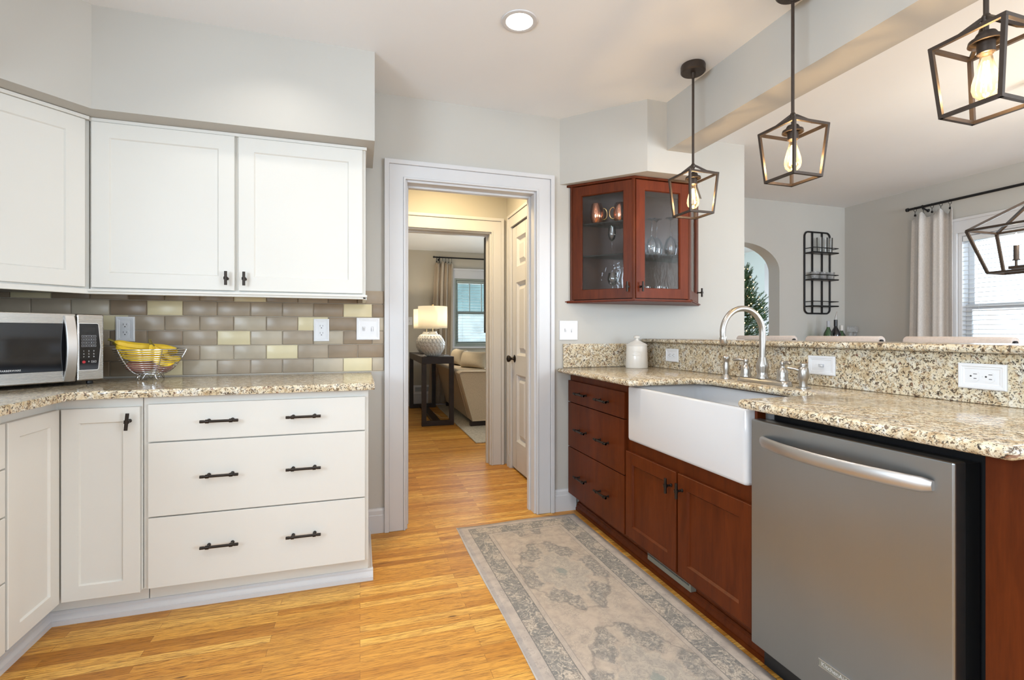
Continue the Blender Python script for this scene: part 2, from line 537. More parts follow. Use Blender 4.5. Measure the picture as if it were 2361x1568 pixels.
    for p, k in ((0.061, 0.75), (0.151, 0.75), (0.173, 0.35)):
        l = t.math('SUBTRACT', 1.0, t.step(t.math('ABSOLUTE', t.math('SUBTRACT', d, p)), 0.0008, 0.0026))
        col = t.mix(t.math('MULTIPLY', l, k), col, dark)
    col = t.mix(t.math('SUBTRACT', 1.0, t.step(d, 0.004, 0.007)), col, (0.50, 0.47, 0.44))
    t.bsdf(col, 0.95, spec=0.15, normal=t.bump(t.noise(co, 420, 2), 0.35, 0.0015), sheen=0.1)
    return t.m


M['rug'] = m_rug()

# ------------------------------------------------------------------ mesh helpers
WM = {}          # object -> world matrix, parents are resolved without a depsgraph update


def wm(o):
    return WM.get(o.name, Matrix.Identity(4)) if o is not None else Matrix.Identity(4)


class MB:
    def __init__(s):
        s.bm = bmesh.new()

    def _add(s, vs, fs, mi=0, M4=None):
        bv = [s.bm.verts.new(M4 @ Vector(v) if M4 else v) for v in vs]
        for f in fs:
            try:
                fc = s.bm.faces.new([bv[i] for i in f])
                fc.material_index = mi
            except ValueError:
                pass
        return bv

    def box(s, x0, x1, y0, y1, z0, z1, mi=0, M4=None):
        vs = [(x0, y0, z0), (x1, y0, z0), (x1, y1, z0), (x0, y1, z0), (x0, y0, z1), (x1, y0, z1), (x1, y1, z1), (x0, y1, z1)]
        fs = [(3, 2, 1, 0), (4, 5, 6, 7), (0, 1, 5, 4), (1, 2, 6, 5), (2, 3, 7, 6), (3, 0, 4, 7)]
        s._add(vs, fs, mi, M4)
        return s

    def prism(s, poly, z0, z1, mi=0, M4=None):
        n = len(poly)
        vs = [(p[0], p[1], z0) for p in poly] + [(p[0], p[1], z1) for p in poly]
        fs = [tuple(range(n))[::-1], tuple(range(n, 2 * n))] + [(i, (i + 1) % n, n + (i + 1) % n, n + i) for i in range(n)]
        s._add(vs, fs, mi, M4)
        return s

    def layers(s, loops, mi=0, M4=None, cap=True, closed=True):
        n = len(loops[0])
        vs = [v for l in loops for v in l]
        fs = []
        for k in range(len(loops) - 1):
            for i in range(n if closed else n - 1):
                j = (i + 1) % n
                fs.append((k * n + i, k * n + j, (k + 1) * n + j, (k + 1) * n + i))
        if cap:
            if cap != 'end':
                fs.append(tuple(range(n))[::-1])
            fs.append(tuple(range((len(loops) - 1) * n, len(loops) * n)))
        s._add(vs, fs, mi, M4)
        return s

    def tube(s, pts, r, n=8, mi=0, closed=False, M4=None, sq=False, cap=True, up=None):
        pts = [Vector(p) for p in pts]
        m = len(pts)
        rs = r if isinstance(r, (list, tuple)) else [r] * m
        if sq:
            n = 4
        loops = []
        prev = None
        for i, p in enumerate(pts):
            if closed:
                d = pts[(i + 1) % m] - pts[i - 1]
            else:
                d = pts[min(i + 1, m - 1)] - pts[max(i - 1, 0)]
            d.normalize()
            if prev is None:
                a = Vector(up) if up else (Vector((0, 0, 1)) if abs(d.z) < 0.9 else Vector((1, 0, 0)))
                u = (a - d * a.dot(d)).normalized()
            else:
                u = (prev - d * prev.dot(d))
                u = u.normalized() if u.length > 1e-6 else prev
            prev = u
            w = d.cross(u)
            k = math.sqrt(2) if sq else 1
            ph = PI / 4 if sq else 0
            loops.append([tuple(p + (u * math.cos(2 * PI * q / n + ph) + w * math.sin(2 * PI * q / n + ph)) * rs[i] * k) for q in range(n)])
        if closed:
            loops.append(loops[0])
        s.layers(loops, mi, M4, cap=cap and not closed)
        return s

    def lathe(s, prof, c=(0, 0, 0), n=24, mi=0, M4=None, cap=True):
        loops = [[(c[0] + r * math.cos(2 * PI * q / n), c[1] + r * math.sin(2 * PI * q / n), c[2] + z) for q in range(n)] for r, z in prof]
        s.layers(loops, mi, M4, cap=cap)
        return s

    def ball(s, c, r, sc=(1, 1, 1), n=12, mi=0, M4=None):
        k = n // 2
        prof = [(max(1e-4, math.sin(PI * i / k)) * r, -math.cos(PI * i / k) * r) for i in range(k + 1)]
        loops = [[(c[0] + a * math.cos(2 * PI * q / n) * sc[0], c[1] + a * math.sin(2 * PI * q / n) * sc[1], c[2] + z * sc[2]) for q in range(n)] for a, z in prof]
        s.layers(loops, mi, M4)
        return s

    def grid(s, fn, nu, nv, mi=0, M4=None):
        vs = [fn(i / nu, j / nv) for j in range(nv + 1) for i in range(nu + 1)]
        fs = [(j * (nu + 1) + i, j * (nu + 1) + i + 1, (j + 1) * (nu + 1) + i + 1, (j + 1) * (nu + 1) + i) for j in range(nv) for i in range(nu)]
        s._add(vs, fs, mi, M4)
        return s

    def build(s, name, mat, parent=None, bevel=0.0, seg=2, smooth=0.6, world=True, solid=0.0, fixn=True):
        if world and parent is not None:
            s.bm.transform(wm(parent).inverted())
        if fixn:
            bmesh.ops.remove_doubles(s.bm, verts=s.bm.verts, dist=1e-6)
            bmesh.ops.recalc_face_normals(s.bm, faces=s.bm.faces)
        me = bpy.data.meshes.new(name)
        s.bm.to_mesh(me)
        s.bm.free()
        for m in (mat if isinstance(mat, (list, tuple)) else [mat]):
            me.materials.append(m)
        if smooth:
            me.shade_smooth()
            me.set_sharp_from_angle(angle=smooth)
        o = bpy.data.objects.new(name, me)
        COL.objects.link(o)
        if parent is not None:
            o.parent = parent
            WM[o.name] = wm(parent)
        else:
            WM[o.name] = Matrix.Identity(4)
        if solid:
            q = o.modifiers.new('thickness', 'SOLIDIFY')
            q.thickness = solid
            q.offset = 0
        if bevel:
            b = o.modifiers.new('bevel', 'BEVEL')
            b.width = bevel
            b.segments = seg
            b.limit_method = 'ANGLE'
            b.angle_limit = math.radians(40)
        return o


def tag(o, label, cat, group=None, kind=None):
    o['label'] = label
    o['category'] = cat
    if group:
        o['group'] = group
    if kind:
        o['kind'] = kind
    return o


def thing(name, label, cat, loc=(0, 0, 0), rz=0.0, group=None):
    o = bpy.data.objects.new(name, None)
    COL.objects.link(o)
    o.empty_display_size = 0.05
    o.location = loc
    o.rotation_euler = (0, 0, rz)
    WM[o.name] = Matrix.Translation(loc) @ Matrix.Rotation(rz, 4, 'Z')
    return tag(o, label, cat, group)


def struct(o):
    o['kind'] = 'structure'
    return o


def dup(root, loc, rz=None, label=None, group=None):
    r = root.copy()
    COL.objects.link(r)
    r.location = loc
    if rz is not None:
        r.rotation_euler = (0, 0, rz)
    if label:
        r['label'] = label
    if group:
        r['group'] = group
    WM[r.name] = Matrix.Translation(loc) @ Matrix.Rotation(r.rotation_euler[2], 4, 'Z')
    for ch in list(root.children):
        c = ch.copy()
        COL.objects.link(c)
        c.parent = r
        WM[c.name] = WM[r.name]
        for g in list(ch.children):
            d = g.copy()
            COL.objects.link(d)
            d.parent = c
            WM[d.name] = WM[r.name]
    return r


def frame(o, u, n):
    """matrix with local x = u, local z = world up, local y = -n (into the surface); origin o"""
    u = Vector(u).normalized()
    n = Vector(n).normalized()
    m = Matrix.Identity(4)
    m.col[0] = (*u, 0)
    m.col[1] = (*(-n), 0)
    m.col[2] = (0, 0, 1, 0)
    m.col[3] = (*o, 1)
    return m


def text_part(name, body, size, mat, parent, M4, extr=0.0003, align='LEFT'):
    cu = bpy.data.curves.new(name, 'FONT')
    cu.body = body
    cu.size = size
    cu.extrude = extr
    cu.align_x = align
    tmp = bpy.data.objects.new(name, cu)
    me = bpy.data.meshes.new_from_object(tmp)
    bpy.data.objects.remove(tmp)
    me.transform(wm(parent).inverted() @ M4 @ Matrix.Rotation(PI / 2, 4, 'X'))
    me.materials.clear()
    me.materials.append(mat)
    o = bpy.data.objects.new(name, me)
    COL.objects.link(o)
    o.parent = parent
    WM[o.name] = wm(parent)
    return o


def shaker(mb, F, x0, x1, z0, z1, t=0.019, stile=0.057, rec=0.008, slope=0.004, hole=False):
    """frame-and-panel door in local frame F: front face at y=0, back at y=t (into the cabinet)"""
    def R(a, b, c, d, y):
        return [(a, y, c), (b, y, c), (b, y, d), (a, y, d)]
    o1 = R(x0, x1, z0, z1, t)
    o2 = R(x0, x1, z0, z1, 0.002)
    e = 0.002
    o3 = R(x0 + e, x1 - e, z0 + e, z1 - e, 0)
    s = stile
    i1 = R(x0 + s, x1 - s, z0 + s, z1 - s, 0)
    i2 = R(x0 + s + slope, x1 - s - slope, z0 + s + slope, z1 - s - slope, rec)
    if hole:
        i3 = R(x0 + s + slope, x1 - s - slope, z0 + s + slope, z1 - s - slope, t)
        mb.layers([o1, o2, o3, i1, i2, i3, o1], 0, F, cap=False)
    else:
        mb.layers([o1, o2, o3, i1, i2], 0, F, cap=True)


def bar_pull(parent, F, cx, cz, L=0.128, horiz=True, r=0.0055, stand=0.03):
    """bar handle with collars and two posts; surface at local y=0, handle towards -y"""
    mb = MB()
    def P(a, y, b=0.0):
        return (cx + a, y, cz + b) if horiz else (cx + b, y, cz + a)
    def cyl(a0, a1, rr):
        mb.tube([P(a0, -stand), P(a1, -stand)], rr, 12, M4=F)
    h = L / 2
    cyl(-h, h, r)
    for sg in (-1, 1):
        c = sg * (h - 0.026)
        cyl(c - 0.006, c + 0.006, r * 1.45)
        cyl(sg * (h - 0.014), sg * h, r * 1.12)
        mb.tube([P(c, 0.0), P(c, -0.004), P(c, -0.006), P(c, -stand)], [r * 1.3, r * 1.3, r * 0.8, r * 0.8], 10, M4=F)
    return mb.build('handle', M['bronze'], parent, smooth=0.7)


def t_pull(parent, F, cx, cz, L=0.06, r=0.0062, stand=0.03):
    mb = MB()
    h = L / 2
    mb.tube([(cx, -stand, cz - h), (cx, -stand, cz + h)], r, 12, M4=F)
    mb.tube([(cx, -stand, cz - 0.006), (cx, -stand, cz + 0.006)], r * 1.45, 12, M4=F)
    mb.tube([(cx, 0.0, cz), (cx, -0.004, cz), (cx, -0.006, cz), (cx, -stand, cz)], [r * 1.2, r * 1.2, r * 0.75, r * 0.75], 10, M4=F)
    return mb.build('handle', M['bronze'], parent, smooth=0.7)


def fillet(poly, rad, n=6):
    out = []
    m = len(poly)
    for i, p in enumerate(poly):
        r = rad.get(i, 0)
        p = Vector(p)
        if not r:
            out.append(tuple(p))
            continue
        a = (Vector(poly[i - 1]) - p).normalized()
        b = (Vector(poly[(i + 1) % m]) - p).normalized()
        ang = math.acos(max(-1, min(1, a.dot(b))))
        t = r / math.tan(ang / 2)
        c = p + (a + b).normalized() * (r / math.sin(ang / 2))
        s, e = p + a * t - c, p + b * t - c
        a0 = math.atan2(s.y, s.x)
        a1 = math.atan2(e.y, e.x)
        da = (a1 - a0 + PI) % (2 * PI) - PI
        for k in range(n + 1):
            q = a0 + da * k / n
            out.append((c.x + r * math.cos(q), c.y + r * math.sin(q)))
    return out


def offset(poly, d):
    """inset of a counter-clockwise polygon by d"""
    m = len(poly)
    out = []
    for i in range(m):
        p0, p, p1 = Vector(poly[i - 1]), Vector(poly[i]), Vector(poly[(i + 1) % m])
        e0 = (p - p0).normalized()
        e1 = (p1 - p).normalized()
        n0 = Vector((-e0.y, e0.x))
        n1 = Vector((-e1.y, e1.x))
        k = 1 + n0.dot(n1)
        out.append(tuple(p + (n0 + n1) * (d / max(k, 0.2))))
    return out


def bullnose(mb, poly, z0, z1, n=5, r=None):
    h = (z1 - z0) / 2
    r = r or h
    loops = []
    for k in range(2 * n + 1):
        a = -PI / 2 + PI * k / (2 * n)
        d = r * (1 - math.cos(a))
        loops.append([(x, y, (z0 + z1) / 2 + h * math.sin(a)) for x, y in offset(poly, d)])
    mb.layers(loops)

# ------------------------------------------------------------------ the setting
WY = 2.885      # kitchen back wall
CZ = 2.52
ZC = 0.92       # counter height
struct(MB().box(-1.82, 6.12, -2.4, 7.87, -0.05, 0.0).build('floor', M['floor'], smooth=0))
struct(MB().box(-1.82, 5.2, -2.4, 4.13, CZ, CZ + 0.08).build('ceiling', M['ceiling'], smooth=0))
struct(MB().box(-0.42, 1.35, 3.02, 4.06, 2.45, 2.51).build('ceiling_hall', M['ceiling'], smooth=0))
struct(MB().box(-0.42, 6.12, 4.06, 7.87, 2.457, 2.55).build('ceiling_living', M['ceiling'], smooth=0))
struct(MB().box(-1.82, -1.70, 0.72, 3.02, 0, CZ).box(-1.82, -1.70, -2.4, -1.22, 0, CZ).box(-1.82, -1.70, -1.22, 0.72, 0, 1.02).box(-1.82, -1.70, -1.22, 0.72, 2.18, CZ).build('wall_left', M['wall'], smooth=0))  # unseen opening added to let fill light in
DX0, DX1, DZ = 0.252, 1.062, 2.035      # kitchen doorway
struct(MB().box(-1.70, DX0, WY, 3.02, 0, CZ).box(DX1, 2.69, WY, 3.02, 0, CZ).box(DX0, DX1, WY, 3.02, DZ, CZ).build('wall_back', M['wall'], smooth=0))
b = MB()
for x0, x1 in ((-1.82, -1.2), (1.0, 2.4), (4.6, 5.2)):
    b.box(x0, x1, -2.4, -2.28, 0, CZ)
b.box(-1.2, 1.0, -2.4, -2.28, 0, 0.9).box(-1.2, 1.0, -2.4, -2.28, 2.2, CZ).box(2.4, 4.6, -2.4, -2.28, 0, 0.85).box(2.4, 4.6, -2.4, -2.28, 2.15, CZ)
struct(b.build('wall_front', M['wall'], smooth=0))  # both openings are unseen, added for the fill panels
# dining back wall with the arched opening
AX, AHW, ASP, AH = 3.697, 0.475, 1.787, 0.28
b = MB()
DB = 3.99
ns = 20
arc = [(AX + AHW * math.cos(PI - PI * i / ns), ASP + AH * math.sin(PI * i / ns)) for i in range(ns + 1)]
b.box(1.35, AX - AHW, DB, 4.13, 0, CZ).box(AX + AHW, 5.2, DB, 4.13, 0, CZ)
for i in range(ns):
    (xa, za), (xb, zb) = arc[i], arc[i + 1]
    vs = [(xa, DB, za), (xb, DB, zb), (xb, DB, CZ), (xa, DB, CZ), (xa, 4.13, za), (xb, 4.13, zb), (xb, 4.13, CZ), (xa, 4.13, CZ)]
    b._add(vs, [(0, 1, 2, 3), (7, 6, 5, 4), (0, 4, 5, 1)])
struct(b.build('wall_dining_back', M['wall'], smooth=0.5))
# dining right wall with the window opening
RX = 5.08
WY0, WY1, WZ0, WZ1 = 1.80, 2.932, 0.82, 2.03
struct(MB().box(RX, 5.2, -2.4, WY0, 0, CZ).box(RX, 5.2, WY1, 3.99, 0, CZ).box(RX, 5.2, WY0, WY1, 0, WZ0).box(RX, 5.2, WY0, WY1, WZ1, CZ).build('wall_right', M['wall'], smooth=0))
# hall and living room walls
HX = 1.225
struct(MB().box(HX, 1.35, 3.02, 3.13, 0, 2.45).box(HX, 1.35, 3.925, 4.07, 0, 2.45).box(HX, 1.35, 3.13, 3.925, 2.04, 2.45).box(1.30, 1.35, 3.13, 3.925, 0, 2.04).build('wall_hall_right', M['wall'], smooth=0))
struct(MB().box(-0.42, 0.24, 4.07, 4.20, 0, 2.457).box(1.085, 1.35, 4.07, 4.20, 0, 2.457).box(0.24, 1.085, 4.07, 4.20, 2.015, 2.457).build('wall_hall_back', M['wall'], smooth=0))
struct(MB().box(-0.54, -0.42, 3.02, 7.87, 0, 2.457).build('wall_hall_left', M['ashwall'], smooth=0))
LY = 7.75
LX0, LX1, LZ0, LZ1 = 1.45, 2.40, 0.93, 2.03
struct(MB().box(-0.42, LX0, LY, 7.87, 0, 2.457).box(LX1, 3.2, LY, 7.87, 0, 2.457).box(4.4, 6.0, LY, 7.87, 0, 2.457).box(3.2, 4.4, LY, 7.87, 0, 0.9).box(3.2, 4.4, LY, 7.87, 2.1, 2.457).box(LX0, LX1, LY, 7.87, 0, LZ0).box(LX0, LX1, LY, 7.87, LZ1, 2.457).build('wall_living_back', M['ashwall'], smooth=0))  # second opening is unseen, added for its fill panel
struct(MB().box(6.0, 6.12, 4.13, 4.95, 0, 2.457).box(6.0, 6.12, 5.9, 7.87, 0, 2.457).box(6.0, 6.12, 4.95, 5.9, 0, 0.8).box(6.0, 6.12, 4.95, 5.9, 2.1, 2.457).build('wall_living_right', M['bluewall'], smooth=0))
# dropped beam over the peninsula, soffits over the wall cabinets, knee wall under the bar
struct(MB().box(1.748, 1.937, -2.28, 2.486, 2.233, CZ).build('wall_beam', M['wall'], smooth=0))
SL = [(0.069, WY), (-1.70, WY), (-1.70, 0.4), (-1.285, 0.4), (-1.285, 2.26), (-1.075, 2.47), (0.069, 2.47)]
struct(MB().prism(SL, 2.084, CZ).build('wall_soffit_left', M['wall'], smooth=0))
SR = [(1.226, WY), (1.614, 2.486), (1.94, 2.486), (2.317, WY)]
struct(MB().prism(SR, 2.097, CZ).build('wall_soffit_right', M['wall'], smooth=0))
struct(MB().box(1.885, 2.0, 0.62, WY, 0, 1.078).build('wall_peninsula', M['wall'], smooth=0))


def casing(name, x0, x1, z1, yf, w, head, sgn=-1, mat='trim', zb=0.0, bottom=False):
    """flat casing with a raised back band round an opening in a wall facing -y"""
    b = MB()
    t1, t2, bw = 0.018, 0.028, 0.022

    def U(o, i, ya, yb):
        """a U-shaped solid between the outlines grown by o and i"""
        ho, hi = (head - w if q > 0.02 else 0 for q in (o, i))
        a = [(x0 - o, zb), (x0 - o, z1 + o + ho), (x1 + o, z1 + o + ho), (x1 + o, zb)]
        c = [(x1 + i, zb), (x1 + i, z1 + i + hi), (x0 - i, z1 + i + hi), (x0 - i, zb)]
        p = a + c
        b.layers([[(x, ya, z) for x, z in p], [(x, yb, z) for x, z in p]])
    U(w - bw, 0.012, yf - t1, yf)
    U(w + 0.004, w - bw, yf - t2, yf)
    U(0.012, 0.0, yf - t1 - 0.005, yf)
    return struct(b.build(name, M[mat], bevel=0.003, smooth=0))


casing('trim_1', DX0, DX1, DZ, WY, 0.115, 0.105)
casing('trim_2', 0.24, 1.085, 2.015, 4.07, 0.108, 0.12)
# door linings with stops
b = MB()
for x0, x1, y0, y1, z1 in ((DX0, DX1, WY - 0.002, 3.022, DZ), (0.24, 1.085, 4.068, 4.202, 2.015)):
    b.box(x0 - 0.002, x0 + 0.012, y0, y1, 0, z1).box(x1 - 0.012, x1 + 0.002, y0, y1, 0, z1).box(x0 + 0.012, x1 - 0.012, y0, y1, z1 - 0.012, z1 + 0.002)
    ym = (y0 + y1) / 2
    b.box(x0 + 0.012, x0 + 0.024, ym, ym + 0.035, 0, z1 - 0.012).box(x1 - 0.024, x1 - 0.012, ym, ym + 0.035, 0, z1 - 0.012).box(x0 + 0.024, x1 - 0.024, ym, ym + 0.035, z1 - 0.024, z1 - 0.012)
struct(b.build('trim_3', M['trim'], bevel=0.002, smooth=0))


def baseboard(name, F, L, h=0.14, t=0.016, mat='trim'):
    b = MB()
    prof = [(0, 0), (-t, 0), (-t, h - 0.04), (-t * 0.8, h - 0.036), (-t * 0.8, h - 0.014), (-t * 0.35, h - 0.004), (-t * 0.35, h), (0, h)]
    loops = [[(x, y, z) for y, z in prof] for x in (0, L)]
    b.layers(loops, 0, F)
    return struct(b.build(name, M[mat], smooth=0.3))


baseboard('baseboard_back', frame((0.036, WY, 0), (1, 0, 0), (0, -1, 0)), DX0 - 0.119 - 0.036)
baseboard('baseboard_right', frame((DX1 + 0.119, WY, 0), (1, 0, 0), (0, -1, 0)), 1.335 - DX1 - 0.119)
baseboard('baseboard_dining', frame((AX + AHW, DB, 0), (1, 0, 0), (0, -1, 0)), RX - AX - AHW)
baseboard('baseboard_living', frame((-0.42, LY, 0), (1, 0, 0), (0, -1, 0)), 4.0, h=0.2)
baseboard('baseboard_hall', frame((HX, 3.965, 0), (0, -1, 0), (-1, 0, 0)), 0.03, h=0.15)
# white moulding at the foot of the left cabinets, cherry moulding at the foot of the sink run
def shoe(name, F, L, mat, h=0.050, t=0.022):
    b = MB()
    prof = [(0.006, 0), (-t, 0), (-t, 0.017), (-t * 0.80, 0.019), (-t * 0.74, 0.026), (-t * 0.50, 0.036), (-t * 0.42, 0.038), (-t * 0.40, h - 0.005), (-t * 0.2, h), (0.006, h)]
    b.layers([[(x, y, z) for y, z in prof] for x in (0, L)], 0, F)
    return struct(b.build(name, M[mat], smooth=0.5))


TY = 2.352      # toe boards of the left run (y) and of the short leg (x)
shoe('baseboard_left', frame((-1.163, TY, 0), (1, 0, 0), (0, -1, 0)), 1.163 + 0.058, 'trim')
shoe('baseboard_left_end', frame((0.0355, TY + 0.001, 0), (0, 1, 0), (1, 0, 0)), WY - 0.018 - TY, 'trim')
shoe('baseboard_left_leg', frame((-1.163, 0.5, 0), (0, 1, 0), (1, 0, 0)), TY - 0.5, 'trim')
shoe('baseboard_peninsula', frame((1.352, 2.868, 0), (0, -1, 0), (-1, 0, 0)), 2.868 - 1.33, 'cherry', h=0.052)

# ------------------------------------------------------------------ hall door
d = struct(bpy.data.objects.new('door_1', None))
COL.objects.link(d)
d.location = (HX + 0.008, 3.53, 0)
WM[d.name] = Matrix.Translation(d.location)
tag(d, 'closed white six-panel door on the right side of the hall', 'door')
F = frame((HX + 0.008, 3.92, 0), (0, -1, 0), (-1, 0, 0))
b = MB()
W = 0.785
cols = ((0.0, 0.105), (0.105, 0.34), (0.34, 0.445), (0.445, 0.68), (0.68, W))
zs = (0.02, 0.25, 0.80, 0.96, 1.56, 1.69, 1.93, 2.03)
b.box(0, W, 0.025, 0.045, 0.02, 2.03, M4=F)
for x0, x1 in (cols[0], cols[2], cols[4]):
    b.box(x0, x1, 0, 0.025, 0.02, 2.03, M4=F)
for z0, z1 in ((zs[0], zs[1]), (zs[2], zs[3]), (zs[4], zs[5]), (zs[6], zs[7])):
    for x0, x1 in (cols[1], cols[3]):
        b.box(x0, x1, 0, 0.025, z0, z1, M4=F)
b.build('door_leaf', M['trim'], d, bevel=0.002, smooth=0)
for z0, z1 in ((zs[1], zs[2]), (zs[3], zs[4]), (zs[5], zs[6])):
    for x0, x1 in (cols[1], cols[3]):
        b = MB()
        def R(i, y):
            return [(x0 + i, y, z0 + i), (x1 - i, y, z0 + i), (x1 - i, y, z1 - i), (x0 + i, y, z1 - i)]
        b.layers([R(0, 0.0005), R(0.020, 0.0245), R(0.030, 0.0245), R(0.062, 0.006)], 0, F, cap='end')
        b.build('door_panel', M['trim'], d, smooth=0)
b = MB()
KX, KZ = 0.062, 0.93
b.lathe([(0.001, 0), (0.03, 0), (0.032, 0.004), (0.018, 0.010), (0.010, 0.016), (0.010, 0.034), (0.022, 0.040), (0.029, 0.052), (0.026, 0.064), (0.012, 0.070), (0.001, 0.071)], n=20,
        M4=F @ Matrix.Translation((KX, 0, KZ)) @ Matrix.Rotation(PI / 2, 4, 'X'))
b.build('door_knob', M['bronze'], d, smooth=1.0)
b = MB()
b.box(-0.055, 0.0, -0.018, 0.0, 0, 2.04, M4=F).box(-0.055, W + 0.05, -0.018, 0, 2.04, 2.122, M4=F).box(-0.08, -0.055, -0.026, 0, 0, 2.122, M4=F).box(-0.08, W + 0.05, -0.026, 0, 2.122, 2.145, M4=F).box(W, W + 0.008, -0.018, 0, 0, 2.04, M4=F)
struct(b.build('trim_4', M['trim'], bevel=0.002, smooth=0))

# ------------------------------------------------------------------ windows
def window(name, F, w, z0, z1, frame_mat, grid=None, rail=0.5):
    """double-hung window set into an opening; F at left jamb on the wall face, x across, y outwards"""
    r = struct(bpy.data.objects.new(name, None))
    COL.objects.link(r)
    o = F @ Vector((w / 2, 0.06, z0))
    r.location = o
    WM[r.name] = Matrix.Translation(o)
    b = MB()
    b.box(0, 0.03, 0, 0.12, z0, z1, M4=F).box(w - 0.03, w, 0, 0.12, z0, z1, M4=F).box(0.03, w - 0.03, 0, 0.12, z1 - 0.03, z1, M4=F).box(0.03, w - 0.03, 0, 0.12, z0, z0 + 0.03, M4=F)
    b.build('window_frame', M[frame_mat], r, bevel=0.003, smooth=0)
    zm = z0 + (z1 - z0) * rail
    for k, (a, c, y) in enumerate(((z0 + 0.03, zm + 0.02, 0.05), (zm - 0.02, z1 - 0.03, 0.085))):
        b = MB()
        s = 0.045
        b.box(0.03, 0.03 + s, y, y + 0.03, a, c, M4=F).box(w - 0.03 - s, w - 0.03, y, y + 0.03, a, c, M4=F).box(0.03 + s, w - 0.03 - s, y, y + 0.03, a, a + s, M4=F).box(0.03 + s, w - 0.03 - s, y, y + 0.03, c - s, c, M4=F)
        if grid and k == 1:
            for q in range(1, grid):
                xq = 0.03 + s + (w - 0.06 - 2 * s) * q / grid
                b.box(xq - 0.008, xq + 0.008, y + 0.008, y + 0.022, a + s, c - s, M4=F)
        sa = b.build('sash', M[frame_mat], r, bevel=0.003, smooth=0)
        g = MB().box(0.03 + s, w - 0.03 - s, y + 0.013, y + 0.017, a + s, c - s, M4=F).build('window_pane', M['pane'], sa, smooth=0)
    return r


FD = frame((RX, WY1, 0), (0, -1, 0), (-1, 0, 0))
window('window_1', FD, WY1 - WY0, WZ0, WZ1, 'trim', rail=0.46)
b = MB()
wd = WY1 - WY0
b.box(-0.085, 0, -0.02, 0, WZ0 - 0.09, WZ1, M4=FD).box(wd, wd + 0.085, -0.02, 0, WZ0 - 0.09, WZ1, M4=FD).box(-0.085, wd + 0.085, -0.02, 0, WZ1, WZ1 + 0.125, M4=FD)
b.box(-0.10, wd + 0.10, -0.03, 0, WZ1 + 0.105, WZ1 + 0.130, M4=FD).box(-0.11, wd + 0.11, -0.05, 0, WZ0 - 0.025, WZ0, M4=FD)
struct(b.build('trim_5', M['trim'], bevel=0.003, smooth=0))
FL = frame((LX0, LY, 0), (1, 0, 0), (0, -1, 0))
window('window_2', FL, LX1 - LX0, LZ0, LZ1, 'greenblind', grid=4, rail=0.5)
b = MB()
wl = LX1 - LX0
b.box(-0.11, 0, -0.02, 0, LZ0 - 0.1, LZ1, M4=FL).box(wl, wl + 0.11, -0.02, 0, LZ0 - 0.1, LZ1, M4=FL).box(-0.11, wl + 0.11, -0.02, 0, LZ1, LZ1 + 0.15, M4=FL).box(-0.13, wl + 0.13, -0.035, 0, LZ1 + 0.13, LZ1 + 0.16, M4=FL).box(-0.13, wl + 0.13, -0.05, 0, LZ0 - 0.03, LZ0, M4=FL)
struct(b.build('trim_6', M['trim'], bevel=0.003, smooth=0))
FT = frame((6.0, 5.9, 0), (0, -1, 0), (-1, 0, 0))
window('window_3', FT, 0.95, 0.8, 2.1, 'trim')
struct(MB().box(-0.1, 0, -0.02, 0, 0.7, 2.1, M4=FT).box(0.95, 1.05, -0.02, 0, 0.7, 2.1, M4=FT).box(-0.1, 1.05, -0.02, 0, 2.1, 2.22, M4=FT).build('trim_7', M['trim'], smooth=0))


def blind(label, F, w, z0, z1, pitch, mat, tilt, y, slat=0.048):
    r = thing('window_blind', label, 'blind', F @ Vector((w / 2, y, z0)))
    MB().box(0.035, w - 0.035, y - 0.025, y + 0.025, z1 - 0.045, z1, M4=F).build('head_rail', M[mat], r, bevel=0.003, smooth=0)
    b = MB()
    n = int((z1 - z0 - 0.06) / pitch)
    for i in range(n):
        z = z1 - 0.06 - i * pitch
        dy, dz = slat / 2 * math.cos(tilt), slat / 2 * math.sin(tilt)
        vs = [(0.035, y - dy, z - dz), (w - 0.035, y - dy, z - dz), (w - 0.035, y + dy, z + dz), (0.035, y + dy, z + dz)]
        vs += [(a, bb, c + 0.0042) for a, bb, c in vs]
        b._add(vs, [(3, 2, 1, 0), (4, 5, 6, 7), (0, 1, 5, 4), (1, 2, 6, 5), (2, 3, 7, 6), (3, 0, 4, 7)], 0, F)
    b.build('slats', M[mat], r, smooth=0)
    for xx in (0.14, w - 0.14):
        MB().tube([(xx, y, z1 - 0.04), (xx, y, z0 + 0.01)], 0.0015, 5, M4=F).build('ladder_cord', M[mat], r, smooth=0)
    MB().box(0.035, w - 0.035, y - 0.022, y + 0.022, z0 + 0.002, z0 + 0.02, M4=F).build('bottom_rail', M[mat], r, bevel=0.003, smooth=0)
    return r


blind('white slatted blind in the bright dining room window', FD, wd, WZ0 + 0.03, WZ1 - 0.035, 0.040, 'blindslat', 0.12, 0.022, 0.042)
blind('grey slatted blind in the living room window seen through the doorway', FL, wl, LZ0 + 0.03, LZ1 - 0.035, 0.046, 'greenblind', 0.1, 0.022, 0.042)


